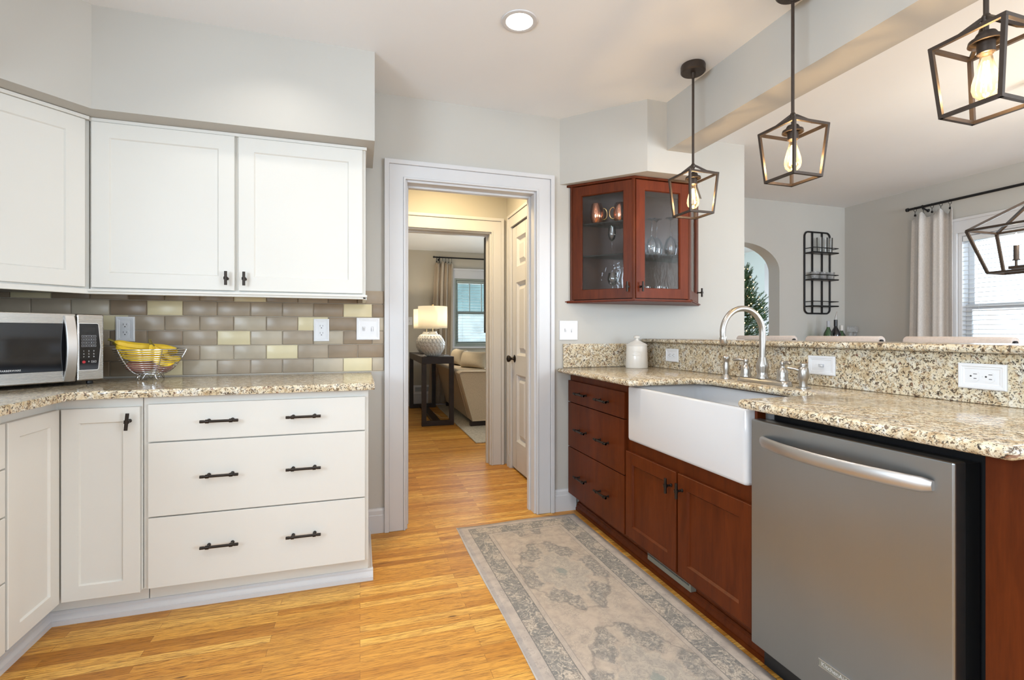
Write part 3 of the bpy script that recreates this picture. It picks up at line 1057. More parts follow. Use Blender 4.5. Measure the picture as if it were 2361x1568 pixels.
def curtain(name, label, F, x0t, x1t, x0b, x1b, z0, z1, mat, folds, amp, ringz, nring):
    r = thing(name, label, 'curtain', F @ Vector(((x0b + x1b) / 2, -0.07, z0)))
    def fn(u, v):
        xa = x0b + (x1b - x0b) * u
        xb = x0t + (x1t - x0t) * u
        x = xa + (xb - xa) * v
        ph = folds * 2 * PI * u
        sag = 0.0
        if v > 0.86:
            sag = -0.055 * (v - 0.86) / 0.14 * (0.5 - 0.5 * math.cos(nring * 2 * PI * u + PI)) * 0.9
        y = -0.075 + amp * (0.75 + 0.25 * v) * (math.sin(ph) + 0.28 * math.sin(2.3 * ph + 1.2))
        return (x + 0.006 * math.sin(ph * 1.7), y, z0 + (z1 - z0) * v + sag)
    b = MB()
    b.grid(fn, 110, 26, M4=F)
    b.build('cloth', M[mat], r, smooth=1.2, solid=0.003)
    for i in range(nring):
        u = (i + 0.5) / nring
        x = x0t + (x1t - x0t) * u
        rb = MB()
        rb.tube([(x, -0.075 + 0.021 * math.cos(q * PI / 8), ringz - 0.010 + 0.021 * math.sin(q * PI / 8)) for q in range(16)], 0.002, 6, closed=True, M4=F)
        rb.tube([(x, -0.075, ringz - 0.031), (x, -0.075, z1 - 0.012)], 0.0025, 6, M4=F)
        rb.box(x - 0.006, x + 0.006, -0.080, -0.070, z1 - 0.022, z1 - 0.004, M4=F)
        rb.build('curtain_ring', M['blackiron'], r, smooth=0.8)
    return r


def rod(label, F, x0, x1, z, bracket_x):
    r = thing('curtain_rod', label, 'curtain rod', F @ Vector(((x0 + x1) / 2, -0.075, z)))
    MB().tube([(x0, -0.075, z), (x1, -0.075, z)], 0.0115, 12, M4=F).build('pole', M['blackiron'], r, smooth=0.8)
    MB().tube([(x0 - 0.028, -0.075, z), (x0 - 0.02, -0.075, z), (x0 - 0.004, -0.075, z), (x0, -0.075, z)], [0.004, 0.017, 0.018, 0.013], 12, M4=F).build('finial', M['blackiron'], r, smooth=0.8)
    for bx in bracket_x:
        MB().tube([(bx, 0.0, z - 0.03), (bx, -0.006, z - 0.03), (bx, -0.04, z - 0.022), (bx, -0.075, z - 0.012)], [0.016, 0.010, 0.006, 0.008], 8, M4=F).tube([(bx, -0.075 + 0.014 * math.cos(q * PI / 6), z + 0.014 * math.sin(q * PI / 6)) for q in range(12)], 0.003, 6, closed=True, M4=F).build('bracket', M['blackiron'], r, smooth=0.8)
    return r


# dining curtain: y of curtain 3.31 .. 2.92 -> along FD x = WY1 - y
rod('black curtain rod running above the dining room window', FD, WY1 - 3.29, wd + 0.42, 2.322, (WY1 - 3.17, wd + 0.3))
curtain('curtain', 'pale linen curtain panel beside the dining room window', FD, WY1 - 3.27, WY1 - 2.915, WY1 - 3.31, WY1 - 2.915, 0.03, 2.268, 'linen', 2.7, 0.036, 2.322, 5)
rod('black curtain rod above the living room window through the doorway', FL, 1.125 - LX0, wl + 0.36, 2.347, (1.20 - LX0, wl + 0.3))
curtain('curtain', 'tan linen curtain hanging behind the lamps in the living room', FL, 1.13 - LX0, 1.42 - LX0, 1.02 - LX0, 1.40 - LX0, 0.03, 2.287, 'linen_tan', 4.2, 0.026, 2.347, 6)

# ------------------------------------------------------------------ backsplash tiles
b = MB()
TX1, TP, TH, TZ = 0.132, 0.1555, 0.0763, 0.926
TX0 = -1.695
b.box(TX0, TX1, WY - 0.004, WY - 0.0004, TZ - 0.004, TZ + 6 * TH, 2)
cream = {(0, 0), (0, 6), (1, 2), (2, 4), (3, 1), (3, 7), (4, 0), (4, 6), (5, 3), (5, 9)}
rr = random.Random(3)
g = 0.0015
for row in range(6):
    base = 0.066 if row % 2 == 0 else -0.013
    for k in range(-1, 12):
        x1 = min(TX1, base - k * TP)
        x0 = max(TX0, base - (k + 1) * TP)
        if x1 - x0 < 0.01:
            continue
        z0, z1 = TZ + row * TH, TZ + (row + 1) * TH
        q = rr.random() + (0.25 if row >= 4 or k > 5 else -0.12)  # top rows and left end biased darker, cabinet shade put into tile tone
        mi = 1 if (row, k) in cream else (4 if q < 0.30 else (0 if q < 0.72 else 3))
        e = 0.004
        yb, yf = WY - 0.004, WY - 0.0105 + rr.uniform(-0.0008, 0.0008)
        tl, tv = rr.uniform(-0.0009, 0.0009), rr.uniform(-0.0006, 0.0006)
        def R(i, y, k=0):
            return [(x0 + g + i, y - k * (tl + tv), z0 + g + i), (x1 - g - i, y + k * (tl - tv), z0 + g + i), (x1 - g - i, y + k * (tl + tv), z1 - g - i), (x0 + g + i, y - k * (tl - tv), z1 - g - i)]
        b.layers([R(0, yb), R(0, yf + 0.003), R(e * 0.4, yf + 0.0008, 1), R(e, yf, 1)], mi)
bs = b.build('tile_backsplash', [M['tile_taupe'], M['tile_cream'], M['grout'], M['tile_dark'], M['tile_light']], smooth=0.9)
tag(bs, 'taupe and cream glazed subway tile backsplash above the left counter', 'backsplash')

# ------------------------------------------------------------------ left cabinets
FB = frame((0, 2.276, 0), (1, 0, 0), (0, -1, 0))          # base fronts on the back wall
u1 = thing('base_cabinet', 'white base cabinet with three wide drawers and six dark pulls', 'cabinet', (-0.4, 2.59, 0))
b = MB()
b.box(-0.826, 0.036, 2.295, WY - 0.002, 0.116, 0.889).box(-0.826, 0.036, TY, WY - 0.03, 0.001, 0.116)
b.build('cabinet_body', M['cab_white'], u1, bevel=0.0015, smooth=0)
for z0, z1, hz in ((0.707, 0.857, 0.783), (0.407, 0.702, 0.560), (0.122, 0.402, 0.272)):
    dr = MB().box(-0.806, 0.022, 0.0, 0.019, z0, z1, M4=FB).build('drawer', M['cab_white'], u1, bevel=0.002, smooth=0)
    for hx in (-0.549, -0.231):
        bar_pull(dr, FB, hx, hz + (hx + 0.549) * 0.003, 0.138)
u2 = thing('base_cabinet', 'white corner base cabinet with two shaker doors meeting in the inner corner', 'cabinet', (-1.25, 2.5, 0))
b = MB()
b.prism([(-0.829, WY - 0.002), (-1.698, WY - 0.002), (-1.698, 1.987), (-1.109, 1.987), (-1.109, 2.295), (-0.829, 2.295)], 0.116, 0.889)
b.prism([(-0.829, WY - 0.03), (-1.67, WY - 0.03), (-1.67, 1.987), (-1.164, 1.987), (-1.164, TY), (-0.829, TY)], 0.001, 0.116)
b.build('cabinet_body', M['cab_white'], u2, bevel=0.0015, smooth=0)
b = MB()
shaker(b, FB, -1.088, -0.833, 0.112, 0.850, stile=0.056)
dr = b.build('door', M['cab_white'], u2, smooth=0)
t_pull(dr, FB @ Matrix.Translation((-0.866, 0, 0.796)) @ Matrix.Rotation(0.09, 4, 'Y'), 0, 0, 0.066)
FX = frame((-1.09, 0, 0), (0, 1, 0), (1, 0, 0))
b = MB()
shaker(b, FX, 1.992, 2.274, 0.112, 0.850, stile=0.056)
b.build('door', M['cab_white'], u2, smooth=0)
u3 = thing('base_cabinet', 'white base cabinet with stacked drawers at the left edge', 'cabinet', (-1.4, 1.6, 0))
b = MB()
b.box(-1.698, -1.109, 1.3, 1.984, 0.116, 0.889).box(-1.67, -1.164, 1.3, 1.984, 0.001, 0.116)
b.build('cabinet_body', M['cab_white'], u3, bevel=0.0015, smooth=0)
for z0, z1 in ((0.706, 0.850), (0.551, 0.701), (0.340, 0.546), (0.112, 0.335)):
    dr = MB().box(1.32, 1.979, 0.0, 0.019, z0, z1, M4=FX).build('drawer', M['cab_white'], u3, bevel=0.002, smooth=0)
    bar_pull(dr, FX, 1.5, (z0 + z1) / 2, 0.138)

# L-shaped countertop with a rough chiselled front edge
def chisel(poly_front, back, z0, z1):
    """poly_front: list of 2d points of the exposed edge, back: remaining outline"""
    rg = random.Random(5)
    pts = []
    for i in range(len(poly_front) - 1):
        a, c = Vector(poly_front[i]), Vector(poly_front[i + 1])
        n = max(1, int((c - a).length / 0.012))
        for k in range(n):
            pts.append(tuple(a + (c - a) * k / n))
    pts.append(tuple(poly_front[-1]))
    full = pts + back
    ins = offset(full, 0.004)
    m = len(pts)
    b = MB()
    loops = []
    for z, dd in ((z0, 0.2), (z0 + 0.004, 0.02), (z0 + 0.011, 0.0), (z0 + 0.019, 0.0), (z1 - 0.004, 0.05), (z1, 0.75)):
        lp = []
        for i, p in enumerate(full):
            q = Vector(p)
            if i < m:
                inn = Vector(ins[i]) - q
                q = q + inn * (dd + rg.uniform(0.0, 0.75))
            lp.append((q.x, q.y, z + (rg.uniform(-0.0012, 0.0006) if i < m and z < z1 - 0.001 and z > z0 + 0.001 else 0)))
        loops.append(lp)
    b.layers(loops)
    return b


ct = chisel([(-1.035, 1.25), (-1.035, 2.185), (-1.022, 2.222), (-0.985, 2.236), (0.062, 2.238), (0.066, 2.255), (0.062, 2.868)], [(0.062, WY - 0.001), (-1.698, WY - 0.001), (-1.698, 1.25)], 0.89, ZC)
o = ct.build('countertop', M['granite'], smooth=0.7)
tag(o, 'speckled granite countertop with a rough chiselled edge on the white cabinets', 'countertop')

# wall cabinets
FU = frame((0, 2.561, 0), (1, 0, 0), (0, -1, 0))
w1 = thing('wall_cabinet', 'white wall cabinet with a pair of shaker doors above the outlet', 'cabinet', (-0.55, 2.7, 1.33))
b = MB()
b.box(-1.128, 0.027, 2.58, WY - 0.012, 1.334, 2.083).box(-1.128, 0.033, 2.566, WY - 0.012, 2.068, 2.083)
b.build('cabinet_body', M['cab_white'], w1, bevel=0.0015, smooth=0)
b = MB()
for q in ((1.312, 0.0), (1.322, 0.012)):
    b.box(-1.128 - 0.0, 0.030 + q[1] * 0.4, 2.556 - q[1] * 0.5, 2.58, q[0], q[0] + 0.012)
b.box(0.012, 0.030, 2.556, WY - 0.012, 1.312, 1.334)
b.build('light_rail', M['cab_white'], w1, bevel=0.003, smooth=0)
for x0, x1, hx in ((-1.117, -0.562, -0.592), (-0.546, 0.012, -0.517)):
    b = MB()
    shaker(b, FU, x0, x1, 1.341, 2.066, stile=0.066, rec=0.006, slope=0.005)
    dr = b.build('door', M['cab_white'], w1, smooth=0)
    t_pull(dr, FU, hx, 1.396, 0.064)
w2 = thing('wall_cabinet', 'white corner wall cabinet with a diagonal shaker door above the microwave', 'cabinet', (-1.4, 2.6, 1.33))
b = MB()
b.prism([(-1.131, WY - 0.012), (-1.698, WY - 0.012), (-1.698, 2.275), (-1.416, 2.275), (-1.131, 2.578)], 1.334, 2.083)
b.build('cabinet_body', M['cab_white'], w2, bevel=0.0015, smooth=0)
FQ = frame((-1.120, 2.561, 0), (1, 1, 0), (1, -1, 0))
b = MB()
shaker(b, FQ, -0.405, -0.016, 1.341, 2.066, stile=0.066, rec=0.006, slope=0.005)
b.build('door', M['cab_white'], w2, smooth=0)
b = MB()
b.box(-0.42, -0.004, -0.003, 0.02, 1.312, 1.334, M4=FQ)
b.build('light_rail', M['cab_white'], w2, bevel=0.002, smooth=0)
MB().box(-0.42, -0.004, -0.006, 0.01, 2.067, 2.082, M4=FQ).build('crown_strip', M['cab_white'], w2, bevel=0.002, smooth=0)

# ------------------------------------------------------------------ microwave, set diagonally into the corner
mw = thing('microwave', 'stainless steel microwave standing diagonally in the corner of the left counter', 'microwave', (-1.081, 2.584, ZC), PI / 4)
LF = wm(mw)
b = MB()
b.box(-0.485, 0.0, 0.012, 0.355, 0.014, 0.303, M4=LF)
for fx in (-0.45, -0.035):
    for fy in (0.04, 0.32):
        b.tube([(fx, fy, 0), (fx, fy, 0.016)], 0.012, 10, M4=LF)
b.build('housing', M['black'], mw, bevel=0.003, smooth=0)
b = MB()
b.box(-0.096, 0.0, -0.004, 0.014, 0.017, 0.303, M4=LF)
b.build('control_surround', M['steel_mw'], mw, bevel=0.006, seg=3, smooth=0)
door = MB().box(-0.485, -0.098, -0.004, 0.013, 0.017, 0.303, M4=LF).build('door', M['steel_mw'], mw, bevel=0.004, seg=2, smooth=0)
MB().box(-0.45, -0.118, -0.0062, -0.003, 0.064, 0.262, M4=LF).build('door_window', M['blackgloss'], door, bevel=0.002, smooth=0)
b = MB()
loops = []
for i in range(25):
    v = i / 24
    z = 0.022 + 0.272 * v
    yo = -0.008 - 0.030 * math.sin(PI * v) ** 0.8
    yi = yo + 0.011
    loops.append([(-0.139, yo + 0.002, z), (-0.136, yo, z), (-0.106, yo, z), (-0.103, yo + 0.002, z), (-0.103, yi, z), (-0.139, yi, z)])
b.layers(loops, 0, LF)
b.build('door_handle', M['steel_h'], door, smooth=0.5)
text_part('brand_text', 'FARBERWARE', 0.0096, M['silverprint'], door, LF @ Matrix.Translation((-0.330, -0.0066, 0.072)))
pn = MB()
pts = fillet([(-0.087, 0.064), (-0.022, 0.064), (-0.014, 0.163), (-0.022, 0.262), (-0.087, 0.262)], {1: 0.006, 2: 0.08, 3: 0.006}, 5)
pn.layers([[(x, -0.0058, z) for x, z in pts], [(x, -0.003, z) for x, z in pts]], 0, LF)
pn = pn.build('control_panel', M['blackgloss'], mw, smooth=0)
pts2 = offset(pts, -0.003)
MB().layers([[(x, -0.0050, z) for x, z in pts2], [(x, -0.003, z) for x, z in pts2]], 0, LF).build('panel_bezel', M['steel_h'], mw, smooth=0)
MB().box(-0.078, -0.031, -0.0066, -0.0056, 0.224, 0.246, M4=LF).build('display', M['black'], pn, bevel=0.001, smooth=0)
def keyframe(b, x0, x1, z0, z1, t=0.0009):
    y0, y1 = -0.0064, -0.0056
    b.box(x0, x1, y0, y1, z0, z0 + t, M4=LF).box(x0, x1, y0, y1, z1 - t, z1, M4=LF).box(x0, x0 + t, y0, y1, z0 + t, z1 - t, M4=LF).box(x1 - t, x1, y0, y1, z0 + t, z1 - t, M4=LF)
    b.box(x0 + 0.004, x1 - 0.004, y0, y1, (z0 + z1) / 2 - 0.0007, (z0 + z1) / 2 + 0.0007, M4=LF)
for row in range(4):
    for c in range(3):
        b = MB()
        x = -0.080 + c * 0.0175
        z = 0.203 - row * 0.0135
        keyframe(b, x, x + 0.0155, z, z + 0.0095)
        b.build('button', M['grey'], pn, smooth=0)
for row in range(3):
    for c in range(3):
        text_part('digit', str(row * 3 + c + 1), 0.0085, M['silverprint'], pn, LF @ Matrix.Translation((-0.0745 + c * 0.0175, -0.0062, 0.142 - row * 0.0125)))
text_part('digit', '0', 0.0085, M['silverprint'], pn, LF @ Matrix.Translation((-0.057, -0.0062, 0.0965)))
MB().tube([(-0.072, -0.0056, 0.098), (-0.072, -0.0066, 0.098)], 0.006, 16, M4=LF).build('stop_button', M['red'], pn, smooth=0.7)
b = MB()
keyframe(b, -0.046, -0.029, 0.094, 0.103)
b.build('start_button', M['silverprint'], pn, smooth=0)

# ------------------------------------------------------------------ wire fruit basket and fruit
BX, BY = -0.952, 2.715
fb = thing('fruit_basket', 'round chrome wire fruit basket on little looped feet beside the microwave', 'basket', (BX, BY, ZC))
R0 = 0.143
def bowl_r(z):          # radius at height z over the counter
    t = max(0.0, min(1.0, (z - 0.028) / 0.118))
    return 0.045 + (R0 - 0.045) * t ** 0.52
n = 13
for i in range(n):
    t = i / (n - 1)
    z = 0.030 + 0.116 * t ** 1.1
    r = bowl_r(z)
    MB().tube([(BX + r * math.cos(2 * PI * q / 48), BY + r * math.sin(2 * PI * q / 48), ZC + z) for q in range(48)], 0.0016 if i < n - 1 else 0.0026, 6, closed=True).build('wire_ring', M['chrome'], fb, smooth=1.0)
MB().lathe([(0.001, 0.028), (0.045, 0.028), (0.045, 0.0305), (0.001, 0.0305)], (BX, BY, ZC), 24).build('base_plate', M['chrome'], fb, smooth=0.6)
for k in range(5):
    a = math.radians(-125) + k * 2 * PI / 5
    cs, sn = math.cos(a), math.sin(a)
    pts = []
    for i in range(13):
        t = 1 - i / 12
        z = 0.030 + 0.116 * t
        r = bowl_r(z) + 0.003
        pts.append((BX + r * cs, BY + r * sn, ZC + z))
    # looped foot
    for rr_, zz, sd in ((0.050, 0.026, 0.004), (0.056, 0.010, 0.006), (0.056, 0.0035, 0.010), (0.054, 0.0035, 0.016), (0.050, 0.010, 0.020), (0.040, 0.028, 0.023)):
        pts.append((BX + rr_ * cs - sd * sn, BY + rr_ * sn + sd * cs, ZC + zz))
    MB().tube(pts, 0.0020, 6).build('rib', M['chrome'], fb, smooth=1.0)


def banana(label, pts, r=0.0165, group='bananas in the wire basket'):
    P = [Vector(p) for p in pts]
    # smooth the centre line
    fine = []
    m = len(P)
    for i in range(m - 1):
        p0, p1, p2, p3 = P[max(0, i - 1)], P[i], P[i + 1], P[min(m - 1, i + 2)]
        for k in range(5):
            t = k / 5
            fine.append(0.5 * ((2 * p1) + (p2 - p0) * t + (2 * p0 - 5 * p1 + 4 * p2 - p3) * t * t + (3 * p1 - p0 - 3 * p2 + p3) * t ** 3))
    fine.append(P[-1])
    N = len(fine)
    rs = []
    for i in range(N):
        t = i / (N - 1)
        q = r * min(1.0, (0.42 + 3.2 * t)) * min(1.0, 0.35 + 3.6 * (1 - t)) if t > 0.1 else r * (0.36 + 0.4 * t / 0.1)
        rs.append(q)
    root = thing('banana', label, 'banana', fine[N // 2], 0, group)
    MB().tube(fine, rs, 6).build('peel', M['banana'], root, smooth=0.5)
    d = (fine[0] - fine[2]).normalized()
    MB().tube([fine[0] - d * 0.004, fine[0] + d * 0.012, fine[0] + d * 0.026], [r * 0.36, r * 0.30, r * 0.38], 6).build('stem', M['stem'], root, smooth=0.6)
    e = (fine[-1] - fine[-3]).normalized()
    MB().tube([fine[-1] - e * 0.003, fine[-1] + e * 0.004], [r * 0.30, r * 0.22], 6).build('tip', M['stem'], root, smooth=0.6)
    return root


Z = ZC
banana('topmost banana of the left bunch, its curved stem rising over the basket rim', [(BX - 0.122, BY - 0.045, Z + 0.183), (BX - 0.085, BY - 0.035, Z + 0.168), (BX - 0.03, BY - 0.005, Z + 0.158), (BX + 0.035, BY + 0.02, Z + 0.152), (BX + 0.10, BY + 0.025, Z + 0.144)])
banana('banana lying along the front of the bunch at rim height', [(BX - 0.112, BY - 0.05, Z + 0.164), (BX - 0.075, BY - 0.075, Z + 0.144), (BX - 0.02, BY - 0.083, Z + 0.134), (BX + 0.04, BY - 0.072, Z + 0.132), (BX + 0.088, BY - 0.05, Z + 0.136)])
banana('lower banana of the left bunch, above the sweet potatoes', [(BX - 0.105, BY - 0.035, Z + 0.150), (BX - 0.072, BY - 0.062, Z + 0.118), (BX - 0.02, BY - 0.074, Z + 0.104), (BX + 0.03, BY - 0.066, Z + 0.108), (BX + 0.065, BY - 0.045, Z + 0.118)])
banana('banana at the back of the basket nearest the tiled wall', [(BX - 0.105, BY - 0.012, Z + 0.163), (BX - 0.06, BY + 0.035, Z + 0.142), (BX, BY + 0.066, Z + 0.130), (BX + 0.06, BY + 0.066, Z + 0.130), (BX + 0.10, BY + 0.045, Z + 0.135)])
banana('banana with a brown stem standing up in the middle of the basket', [(BX + 0.018, BY - 0.045, Z + 0.167), (BX + 0.028, BY - 0.052, Z + 0.128), (BX + 0.048, BY - 0.060, Z + 0.095), (BX + 0.078, BY - 0.050, Z + 0.078), (BX + 0.104, BY - 0.022, Z + 0.082)], 0.0155)
banana('banana curving down to the right side of the basket', [(BX + 0.026, BY - 0.030, Z + 0.160), (BX + 0.050, BY - 0.012, Z + 0.122), (BX + 0.078, BY + 0.000, Z + 0.100), (BX + 0.100, BY + 0.010, Z + 0.096), (BX + 0.116, BY + 0.022, Z + 0.103)], 0.0155)
for i, (x, y, z, a, s, lb) in enumerate(((-0.03, -0.028, 0.068, 0.25, (1.55, 1.0, 0.85), 'reddish sweet potato lying low in the front of the wire basket'), (0.045, 0.015, 0.064, -0.5, (1.4, 0.95, 0.8), 'reddish sweet potato half hidden behind the other in the wire basket'))):
    b = MB()
    b.ball((0, 0, 0), 0.036, s, 20, M4=Matrix.Translation((BX + x, BY + y, Z + z)) @ Matrix.Rotation(a, 4, 'Z'))
    o = b.build('sweet_potato', M['tuber'], smooth=1.2)
    tag(o, lb, 'sweet potato', 'sweet potatoes in the wire basket')

# ------------------------------------------------------------------ switch and outlet plates
def plate_body(b, F, w, h):
    def R(i, y):
        return [(-w / 2 + i, y, -h / 2 + i), (w / 2 - i, y, -h / 2 + i), (w / 2 - i, y, h / 2 - i), (-w / 2 + i, y, h / 2 - i)]
    b.layers([R(0, 0), R(0, -0.005), R(0.003, -0.0075), R(0.009, -0.0075), R(0.011, -0.0055), R(0.015, -0.0055), R(0.018, -0.0042)], 0, F)


def outlet(label, F, w=0.080, h=0.124, rot=0.0):
    r = thing('wall_outlet', label, 'outlet', F @ Vector((0, 0, 0)))
    G = F @ Matrix.Rotation(rot, 4, 'Y')
    b = MB()
    plate_body(b, G, w, h)
    b.build('cover_plate', M['plate'], r, smooth=0)
    for sz in (-0.0195, 0.0195):
        b = MB()
        pts = []
        for q in range(28):
            a = 2 * PI * q / 28
            pts.append((0.0172 * math.cos(a), max(-0.0135, min(0.0135, 0.0172 * math.sin(a)))))
        b.layers([[(x, -0.004, sz + z) for x, z in pts], [(x, -0.0062, sz + z) for x, z in pts]], 0, G)
        rc = b.build('receptacle', M['plate'], r, smooth=0)
        b = MB()
        b.box(-0.0078, -0.0060, -0.0066, -0.0060, sz - 0.001, sz + 0.0085, M4=G).box(0.0060, 0.0078, -0.0066, -0.0060, sz, sz + 0.0075, M4=G)
        b.tube([(0, -0.0060, sz - 0.0075), (0, -0.0066, sz - 0.0075)], 0.0027, 10, M4=G)
        b.build('slots', M['slot'], rc, smooth=0)
    MB().tube([(0, -0.004, 0), (0, -0.0055, 0)], 0.0028, 10, M4=G).build('screw', M['plate'], r, smooth=0.6)
    return r


def switchplate(label, F, n=2, w=None, h=0.124, rot=0.0):
    r = thing('light_switch', label, 'switch', F @ Vector((0, 0, 0)))
    G = F @ Matrix.Rotation(rot, 4, 'Y')
    w = w or (0.080 + 0.046 * (n - 1))
    b = MB()
    plate_body(b, G, w, h)
    b.build('cover_plate', M['plate'], r, smooth=0)
    for i in range(n):
        x = (i - (n - 1) / 2) * 0.046
        b = MB()
        b.box(x - 0.0058, x - 0.0048, -0.0050, -0.0041, -0.0125, 0.0125, M4=G).box(x + 0.0048, x + 0.0058, -0.0050, -0.0041, -0.0125, 0.0125, M4=G).box(x - 0.0048, x + 0.0048, -0.0050, -0.0041, 0.0115, 0.0125, M4=G).box(x - 0.0048, x + 0.0048, -0.0050, -0.0041, -0.0125, -0.0115, M4=G)
        b.build('toggle_slot', M['grey'], r, smooth=0)
        sg = 1 if i == 0 else -1
        b = MB()
        b.layers([[(x - 0.0042, -0.004, -0.010), (x + 0.0042, -0.004, -0.010), (x + 0.0042, -0.004, 0.010), (x - 0.0042, -0.004, 0.010)],
                  [(x - 0.0033, -0.015, sg * 0.009 - 0.004), (x + 0.0033, -0.015, sg * 0.009 - 0.004), (x + 0.0033, -0.015, sg * 0.009 + 0.004), (x - 0.0033, -0.015, sg * 0.009 + 0.004)]], 0, G)
        b.build('toggle', M['plate'], r, smooth=0)
        for sz in (-0.030, 0.030):
            MB().tube([(x, -0.004, sz), (x, -0.0052, sz)], 0.0026, 10, M4=G).build('screw', M['plate'], r, smooth=0.6)
    return r


def atF(x, z, y=WY - 0.0108):
    return frame((x, y, z), (1, 0, 0), (0, -1, 0))


outlet('white duplex outlet on the tiles above the fruit basket', atF(-1.112, 1.162))
outlet('white duplex outlet on the tiles below the paired wall cabinet', atF(-0.203, 1.159))
switchplate('white double switch plate on the tiles beside the doorway', atF(0.044, 1.166))
switchplate('white double switch plate on the painted wall above the granite splash', atF(1.286, 1.160, WY - 0.0005))
def atS(y, z):
    return frame((1.8495, y, z), (0, -1, 0), (-1, 0, 0))
outlet('small white outlet in the granite splash near the canister', atS(2.574, 1.005), 0.080, 0.124, PI / 2)
switchplate('white single switch plate lying sideways in the granite splash behind the faucet', atS(1.553, 1.006), 1, rot=PI / 2)
outlet('white outlet lying sideways in the granite splash above the dishwasher', atS(1.003, 1.006), rot=PI / 2)

# ------------------------------------------------------------------ peninsula cabinets
FP = frame((1.275, 0, 0), (0, -1, 0), (-1, 0, 0))      # local x = -y
d1 = thing('base_cabinet', 'dark cherry base cabinet with three drawers beside the white baseboard', 'cabinet', (1.55, 2.52, 0))
b = MB()
b.box(1.294, 1.88, 2.170, 2.868, 0.108, 0.889).box(1.352, 1.88, 2.170, 2.868, 0.001, 0.108)
b.build('cabinet_body', M['cherry'], d1, bevel=0.001, smooth=0)
for z0, z1, hz in ((0.708, 0.842, 0.773), (0.423, 0.703, 0.551), (0.122, 0.418, 0.264)):
    dr = MB().box(-2.862, -2.172, 0, 0.019, z0, z1, M4=FP).build('drawer', M['cherry'], d1, bevel=0.002, smooth=0)
    for hy in (2.648, 2.380):
        bar_pull(dr, FP, -hy, hz, 0.142)
d2 = thing('base_cabinet', 'dark cherry sink cabinet with two panelled doors under the white sink', 'cabinet', (1.55, 1.75, 0))
b = MB()
b.box(1.294, 1.88, 1.329, 2.168, 0.108, 0.612).box(1.352, 1.88, 1.329, 2.168, 0.001, 0.108)
b.box(1.294, 1.33, 2.125, 2.168, 0.612, 0.889).box(1.294, 1.33, 1.329, 1.341, 0.612, 0.889)
b.box(1.690, 1.88, 1.329, 2.168, 0.612, 0.885)
b.build('cabinet_body', M['cherry'], d2, bevel=0.001, smooth=0)
for x0, x1, hx in ((-2.158, -1.752, -1.782), (-1.738, -1.336, -1.708)):
    b = MB()
    shaker(b, FP, x0, x1, 0.128, 0.552, stile=0.058, rec=0.009, slope=0.007)
    dr = b.build('door', M['cherry'], d2, smooth=0)
    t_pull(dr, FP, hx, 0.489, 0.064)
d3 = thing('base_cabinet', 'dark cherry end panel of the peninsula right of the dishwasher', 'cabinet', (1.55, 0.66, 0))
b = MB()
b.box(1.300, 1.88, 0.622, 0.700, 0.001, 0.889)
b.build('cabinet_body', M['cherry'], d3, bevel=0.001, smooth=0)
vt = thing('floor_register', 'grey toe-kick vent grille under the sink cabinet', 'vent', (1.346, 1.875, 0.064))
MB().box(1.322, 1.351, 1.715, 2.035, 0.0535, 0.100).build('grille_plate', M['register'], vt, bevel=0.002, smooth=0)
for rw in range(2):
    b = MB()
    for i in range(34):
        y = 1.727 + i * 0.009
        b.box(1.3208, 1.323, y, y + 0.005, 0.077 + rw * 0.010, 0.084 + rw * 0.010)
    b.build('slot_row', M['slot'], vt, smooth=0)

# granite worktop of the peninsula, with the cut-out in front of the sink
poly = [(1.202, 0.602), (1.868, 0.602), (1.868, 2.868), (1.202, 2.868), (1.202, 2.003), (1.610, 2.003), (1.610, 1.335), (1.202, 1.335)]
pf = fillet(poly, {0: 0.02, 4: 0.012, 5: 0.085, 6: 0.085, 7: 0.03}, 6)
b = MB()
bullnose(b, pf, 0.8905, ZC, 4, 0.013)
o = tag(b.build('countertop', M['granite'], smooth=0.9), 'polished granite worktop of the peninsula, cut out round the white sink', 'countertop')
o = tag(MB().box(1.247, 1.848, 2.869, WY - 0.001, ZC + 0.0005, 1.073).build('granite_splash', M['granite'], bevel=0.002, smooth=0), 'short granite upstand on the back wall beside the canister', 'backsplash')
o = tag(MB().box(1.850, 1.884, 0.62, 2.868, ZC + 0.0005, 1.078).build('granite_splash', M['granite'], bevel=0.002, smooth=0), 'long granite upstand below the raised bar', 'backsplash')
bp = fillet([(1.812, 0.575), (2.12, 0.575), (2.12, 2.868), (1.812, 2.868)], {0: 0.02, 1: 0.03}, 5)
b = MB()
bullnose(b, bp, 1.0795, 1.106, 4, 0.012)
o = tag(b.build('bar_counter', M['granite'], smooth=0.9), 'raised granite bar counter running along the peninsula', 'bar counter')

# ------------------------------------------------------------------ farmhouse sink
sk = thing('sink', 'white farmhouse apron sink set into the peninsula', 'sink', (1.46, 1.73, 0.613))
b = MB()
out = [(1.262, 1.345), (1.688, 1.345), (1.688, 2.121), (1.262, 2.121)]
def RL(d, r, z):
    return [(x, y, z) for x, y in fillet(offset(out, d), {0: r, 1: r, 2: r, 3: r}, 5)]
b.layers([RL(0.010, 0.012, 0.614), RL(0.003, 0.016, 0.618), RL(0.0, 0.018, 0.628), RL(0.0, 0.018, 0.872), RL(0.002, 0.017, 0.877), RL(0.007, 0.014, 0.880), RL(0.020, 0.014, 0.880), RL(0.026, 0.014, 0.876), RL(0.028, 0.03, 0.868), RL(0.034, 0.04, 0.675), RL(0.050, 0.05, 0.652), RL(0.08, 0.05, 0.645)])
b.build('basin', M['porcelain'], sk, smooth=0.9)
MB().lathe([(0.001, 0.0), (0.042, 0.0), (0.045, 0.002), (0.040, 0.003), (0.030, 0.001), (0.001, 0.001)], (1.50, 1.73, 0.6455), 24).build('drain', M['nickel'], sk, smooth=0.6)

